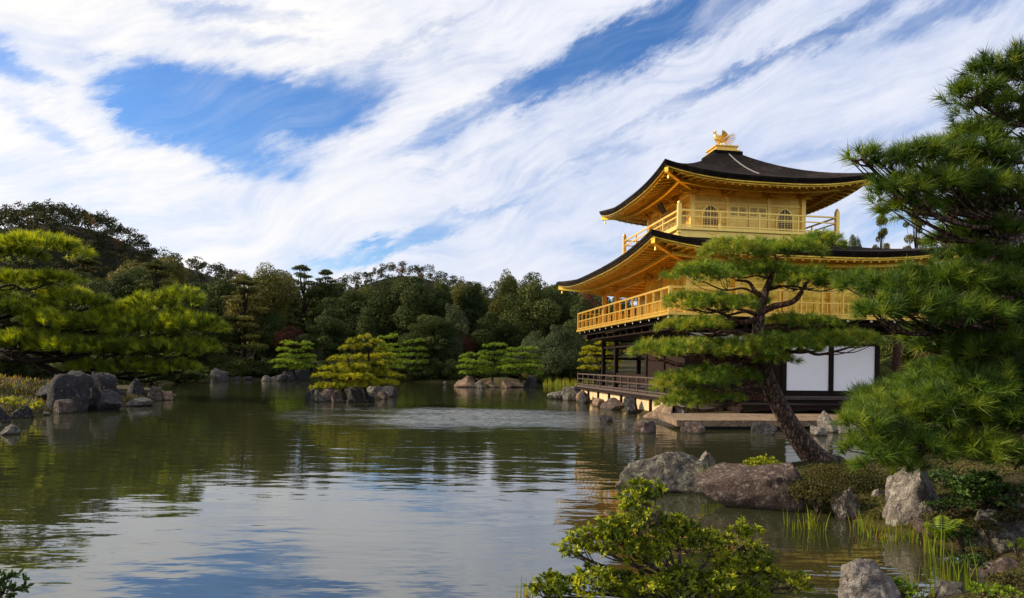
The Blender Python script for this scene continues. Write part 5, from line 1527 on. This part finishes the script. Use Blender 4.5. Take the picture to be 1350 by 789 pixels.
def leafy_shrub(name, label, base, pads, dens, per, size, mat, bark='twig', twigs=5, stem=.03, crown_parts=None, asp=.42, cat='shrub', group=None):
    base = Vector(base)
    root = empty(name, base, label, cat, group)
    mb = MB(); PV = []; PA = []; PT = []
    for c, rx, ry, rz in pads:
        c = Vector(c)
        dv = c - base
        m1 = base + Vector((dv.x * .25, dv.y * .25, dv.z * .45)) + Vector((random.uniform(-.05, .05), random.uniform(-.05, .05), 0))
        m2 = base + dv * .7 + Vector((random.uniform(-.04, .04), random.uniform(-.04, .04), .03))
        q = catmull([base - Vector((0, 0, .1)), m1, m2, c - Vector((0, 0, rz * .6))], 5)
        mb.tube([p - base for p in q], list(np.linspace(stem, stem * .35, len(q))), 7)
        for j in range(twigs):
            a = random.uniform(0, 6.28); e = random.uniform(.4, .95)
            st = q[int(len(q) * random.uniform(.5, .99))]
            en = Vector((c.x + math.cos(a) * rx * e, c.y + math.sin(a) * ry * e, c.z + rz * random.uniform(-.4, .6)))
            md = st.lerp(en, .5) + Vector((0, 0, -.04))
            mb.tube([p - base for p in catmull([st, md, en], 3)], list(np.linspace(stem * .3, .003, 7)), 5)
        n = max(8, int(dens * rx * ry * 3.14))
        d = unit(rng.normal(size=(n, 3)) + np.array([0, 0, .55])); rr = rng.random(n) ** .35
        p = np.array(c) + d * rr[:, None] * np.array([rx, ry, rz]) * (1 + .25 * np.sin(5 * np.arctan2(d[:, 1], d[:, 0]) + rng.uniform(0, 6)))[:, None]
        PV.append(p); PA.append(unit(d + np.array([0, 0, .7]) + rng.normal(size=(n, 3)) * .35))
        PT.append(np.clip(rng.uniform(0, .85, n) + rng.uniform(-.2, .2), 0, 1))
    mb.build('stems', M[bark], root, True)
    v, f = leaves_at(np.vstack(PV), np.vstack(PA), per, size, asp)
    t = np.clip(np.repeat(np.concatenate(PT), per) + rng.normal(size=len(v) // 4) * .12, 0, 1)
    link('leaves', nmesh('leaves', v - np.array(base), f, np.repeat(t, 4)), M[mat], root)
    return root


b = P(905, 800, 4.9); b.z = .12
sh = [(852, 650, 30, 14, 4.9), (838, 672, 24, 16, 4.8), (820, 700, 34, 16, 4.7), (790, 712, 34, 18, 4.6), (760, 722, 22, 12, 4.6), (862, 698, 34, 18, 5.0), (850, 726, 40, 14, 4.7), (895, 690, 16, 10, 5.0), (905, 712, 34, 20, 5.0), (940, 718, 26, 16, 5.1),
      (985, 708, 24, 18, 5.1), (1000, 738, 24, 14, 5.0), (970, 745, 30, 14, 5.0), (1010, 760, 26, 12, 4.9), (1052, 768, 22, 10, 4.9), (740, 772, 34, 12, 4.5), (785, 768, 36, 14, 4.5), (825, 772, 34, 16, 4.6), (865, 778, 34, 16, 4.5), (905, 765, 30, 14, 4.6), (945, 775, 34, 14, 4.6), (720, 783, 20, 8, 4.5), (985, 785, 34, 12, 4.7), (880, 748, 24, 10, 5.2)]
leafy_shrub('bright_shrub', 'bright yellow green leafy shrub spreading over the water at the bottom edge', b, [(c, a * 1.0, b_, z_ * 1.0) for c, a, b_, z_ in pads_px(sh, 1.0)], 1000, 8, .043, 'leaf_bush', 'twig', 6, .020)

def bush(name, label, px, py, rx, rz, z, mat, dens=600, per=8, size=.05, n=5, dk=.9, asp=.45, group=None, cat='shrub', push=0, stem=.012):
    Y = WY(px, py, z) + push; s = Y / F
    b = P(px, py, Y); b.z = z
    pads = []
    for i in range(n):
        a = i * 2.4; q = .0 if i == 0 else .55
        pads.append((b + Vector((math.cos(a) * q * rx * s, math.sin(a) * q * rx * s * dk, rz * s * (1.25 if i == 0 else random.uniform(.6, 1.05)))), rx * s * .55, rx * s * .5, rz * s * .6))
    return leafy_shrub(name, label, b, pads, dens, per, size, mat, 'twig', 4, stem, asp=asp, group=group, cat=cat)
bush('leafy_bush', 'dark glossy leafy bush on the bank under the overhanging pine', 1302, 672, 44, 26, .35, 'leaf_dark', 420, 9, .065, 6)
bush('leafy_bush', 'small dark bush with fine leaves behind the tall pale boulder', 1245, 640, 28, 12, .40, 'leaf_dark', 500, 8, .04, 4)
bush('leafy_bush', 'green bush with reddish tips behind the purple brown boulder', 1012, 628, 28, 14, .25, 'leaf_bush', 420, 8, .05, 5)
bush('leafy_bush', 'small round bush right of the red tipped bush, by the trunk foot', 1036, 628, 16, 7, .25, 'leaf_dark', 420, 8, .045, 3)
bush('ground_plant', 'dark low plant on the flat mossy rock behind the reeds', 1272, 716, 30, 13, .10, 'leaf_dark', 600, 8, .035, 5)
bush('ground_plant', 'fresh green plant beside the jagged boulder at the bottom edge', 1192, 792, 34, 14, .05, 'leaf_fern', 600, 8, .035, 5)
bush('ground_plant', 'fresh green plant at the bottom right corner', 1325, 795, 36, 12, .15, 'leaf_fern', 500, 8, .035, 5)
bush('ground_plant', 'little plant beside the sloping boulder at the right edge', 1346, 728, 14, 10, .2, 'leaf_fern', 500, 8, .03, 3)
bush('leafy_bush', 'leafy green plant cut by the bottom left corner', 2, 800, 34, 24, .1, 'leaf_dark', 260, 9, .075, 4, asp=.34)
# creeping juniper on the bank
for lab, px, py, rx, rz, z in [('brownish creeping juniper mound beside the purple brown boulder', 1080, 668, 46, 22, .1), ('brownish creeping juniper mound behind the cream stone', 1140, 655, 44, 18, .15), ('low creeping juniper mound along the bank by the trunk foot', 1120, 634, 52, 10, .25)]:
    bush('creeping_juniper', lab, px, py, rx, rz, z, 'leaf_creep', 1500, 8, .022, 8, asp=.5)
for lab, px, py, rx, rz, z in [('mossy clump on the bank below the tall pale boulder', 1165, 690, 16, 8, .02), ('mossy clump under the sloping boulder', 1300, 735, 20, 8, .03), ('reddish mossy clump left of the tall pale boulder', 1178, 682, 12, 8, .05)]:
    bush('moss_clump', lab, px, py, rx, rz, z, 'leaf_creep', 1500, 8, .02, 5, asp=.5, cat='moss')

def blades(name, label, pts, hmin, hmax, wid, mat, lean=.25, cat='reeds', group=None, ti=(0, 1)):
    """a clump of upright blades; pts are foot points"""
    V = []; Fc = []; T = []
    base = Vector(pts[0])
    for p in pts:
        h = random.uniform(hmin, hmax); a = random.uniform(0, 6.28); l = random.uniform(0, lean) * h
        d = Vector((math.cos(a), math.sin(a), 0)); s = Vector((-d.y, d.x, 0)) if random.random() < .5 else d.copy()
        s = Vector((random.uniform(.5, 1), random.uniform(-.5, .5), 0)).normalized()
        t0 = random.uniform(*ti); o = len(V)
        for i in range(5):
            q = i / 4; c = Vector(p) - base + d * l * q * q + Vector((0, 0, h * q)); w = wid * (1 - q ** 2.2) * .5 + .0006
            V += [tuple(c - s * w), tuple(c + Vector((-s.y, s.x, 0)) * w * .35), tuple(c + s * w)]; T += [t0] * 3
        for i in range(4):
            for j in (0, 1): Fc.append((o + 3 * i + j, o + 3 * i + j + 1, o + 3 * i + 4 + j, o + 3 * i + 3 + j))
    o = link(name, nmesh(name, V, Fc, T), M[mat], None, base)
    return tag(o, label, cat, group)
def clump(px, py, rpx, n, z=-.05, deep=.15):
    out = []
    for i in range(n):
        q = G(px + random.uniform(-rpx, rpx), py + random.uniform(-.25, .25) * rpx * .4, 0); out.append(Vector((q.x, q.y + random.uniform(-deep, deep), z)))
    return out
for lab, px, py, r, n, h0, h1 in [('few thin reeds in the water right of the purple brown boulder', 1056, 696, 16, 14, .12, .34), ('thin reeds in the water below the creeping juniper', 1078, 698, 8, 8, .10, .30), ('green reeds before the small stone left of the tall pale boulder', 1140, 700, 12, 14, .15, .38),
                                  ('yellow and brown reeds at the foot of the tall pale boulder', 1168, 712, 12, 14, .10, .28), ('brown bent reeds in front of the tall pale boulder', 1196, 712, 22, 26, .08, .30), ('tall green iris blades in the water at the lower right', 1232, 730, 10, 10, .25, .48),
                                  ('cluster of iris blades near the bottom edge right of the jagged boulder', 1262, 775, 22, 16, .25, .50), ('thin blades rising beside the jagged boulder', 1216, 790, 16, 9, .12, .32), ('thin grass blades in the water at the bottom left of the bright shrub', 692, 792, 14, 9, .10, .24)]:
    blades('reeds', lab, clump(px, py, r * 1.1, int(n * 1.7)), h0, h1 * 1.1, .011, 'reed', .3, 'reeds', 'reed clumps at the near bank')
p = WY(945, 626, .3)
blades('grass_tuft', 'orange green grass tuft between the grey and the purple brown boulders', [P(945 + random.uniform(-18, 18), 630, p + random.uniform(-.15, .15)) - Vector((0, 0, .12)) for _ in range(150)], .18, .36, .007, 'reed', .7, 'grass', None, (.2, 1))
# far reeds by the water left of the veranda
blades('reed_bed', 'band of yellow reeds at the far water edge left of the veranda', [Vector(((px - 675) / F * Y, Y, -.05)) for px, Y in [(random.uniform(716, 782), random.uniform(68.5, 71.5)) for _ in range(260)]], .25, .95, .08, 'reed', .2, 'reeds', None, (.1, .9))['kind'] = 'stuff'

def bank_pts(px0, px1, py0, py1, n):
    out = []
    for _ in range(n):
        Y = random.uniform(23.0, 29.5); x = (random.uniform(px0, px1) - 675) / F * Y
        if pond_sdf(np.array([x]), np.array([Y]))[0] > .35: out.append(Vector((x, Y, gz(x, Y) - .03)))
    return out
tag(blades('golden_grass', 'short golden grass over the crest of the mossy left bank', bank_pts(-60, 75, 0, 0, 900), .06, .22, .03, 'reed', .6, 'grass', None, (.45, 1.0)), kind='stuff')
bush('leafy_bush', 'small yellow leaved plant on the left bank between the dark waterline rocks', 18, 540, 20, 9, .35, 'leaf_bush', 60, 8, .09, 4)
bush('leafy_bush', 'low golden shrub on the left bank beside the square cut boulder', 52, 541, 12, 6, .25, 'leaf_bush', 60, 8, .09, 3)
# low greenery on the near bank
for lab, px, py, rx, rz, z, mt in [('low green cover plant between the tall pale boulder and the dark leafy bush', 1258, 672, 26, 8, .34, 'leaf_dark'), ('low green cover plant under the right edge of the dark leafy bush', 1340, 690, 26, 9, .38, 'leaf_creep'),
                                   ('low cover plant beside the foot of the tall pale boulder', 1236, 690, 18, 8, .20, 'leaf_creep'), ('low cover plant behind the tall pale boulder', 1195, 634, 26, 8, .34, 'leaf_creep'), ('low cover plant on the slope above the sloping boulder', 1306, 702, 24, 8, .32, 'leaf_creep'),
                                   ('dark cover plant at the waterline below the flat mossy rock', 1290, 748, 24, 8, .05, 'leaf_dark'), ('brown cover plant on the bank in the bottom right corner', 1340, 775, 30, 10, .18, 'leaf_creep')]:
    bush('ground_plant', lab, px, py, rx, rz, z, mt, 900, 8, .028, 5)

# fern
def fern():
    b = P(1243, 712, WY(1243, 712, .12)); b.z = .10
    root = empty('fern', b, 'bright yellow green fern between the tall pale boulder and the iris blades', 'fern')
    V = []; Fc = []; T = []; st = MB()
    for i in range(11):
        a = i * 2.4; L = random.uniform(.22, .40); d = Vector((math.cos(a), math.sin(a), 0))
        pts = [Vector((0, 0, 0)) + d * L * .55 * q + Vector((0, 0, L * (1.25 * q - .6 * q * q))) for q in np.linspace(0, 1, 14)]
        st.tube(pts, list(np.linspace(.004, .001, 14)), 4)
        for j in range(3, 14):
            w = .085 * math.sin(math.pi * (j - 1) / 14) + .008; sd = Vector((-d.y, d.x, 0))
            for sg in (-1, 1):
                o = len(V); c = pts[j]; e = c + sd * sg * w + d * .02 - Vector((0, 0, .012)); m = c.lerp(e, .5); t = (pts[j] - pts[j - 1]).normalized() * .011
                V += [tuple(c), tuple(m + t), tuple(e), tuple(m - t)]; Fc.append((o, o + 1, o + 2, o + 3)); T += [random.random()] * 4
    st.build('stems', M['reed'], root)
    link('leaves', nmesh('leaves', V, Fc, T), M['leaf_fern'], root)
fern()

# short ground cover on the near bank and the left bank
def ground_cover():
    n = 150000
    x = np.concatenate([rng.uniform(1.5, 11, n), rng.uniform(-24, -15, n // 2)]); y = np.concatenate([rng.uniform(5, 14, n), rng.uniform(17, 34, n // 2)])
    d = pond_sdf(x, y); k = (d > .06) & (vnoise(x, y, 1.1, 4) > -.5 + .5 * rng.random(len(x)))
    x, y = x[k], y[k]; z = ground_h(x, y)
    m = len(x); big = np.where(y > 15, 1.8, 1.0)
    v, f = leaf_quads(np.stack([x, y, z + .012 * big], 1), unit(rng.normal(size=(m, 3)) * .55 + np.array([0, 0, 1])), rng.uniform(.008, .026, m) * big * 1.3, .4)
    t = np.clip(.5 + .4 * vnoise(x, y, .9, 2) + rng.normal(size=m) * .2, 0, 1)
    o = link('ground_cover', nmesh('ground_cover', v, f, np.repeat(t, 4)), M['leaf_creep']); tag(o, 'fine brown and green moss and needle litter on the banks', 'ground cover', None, 'stuff')
ground_cover()
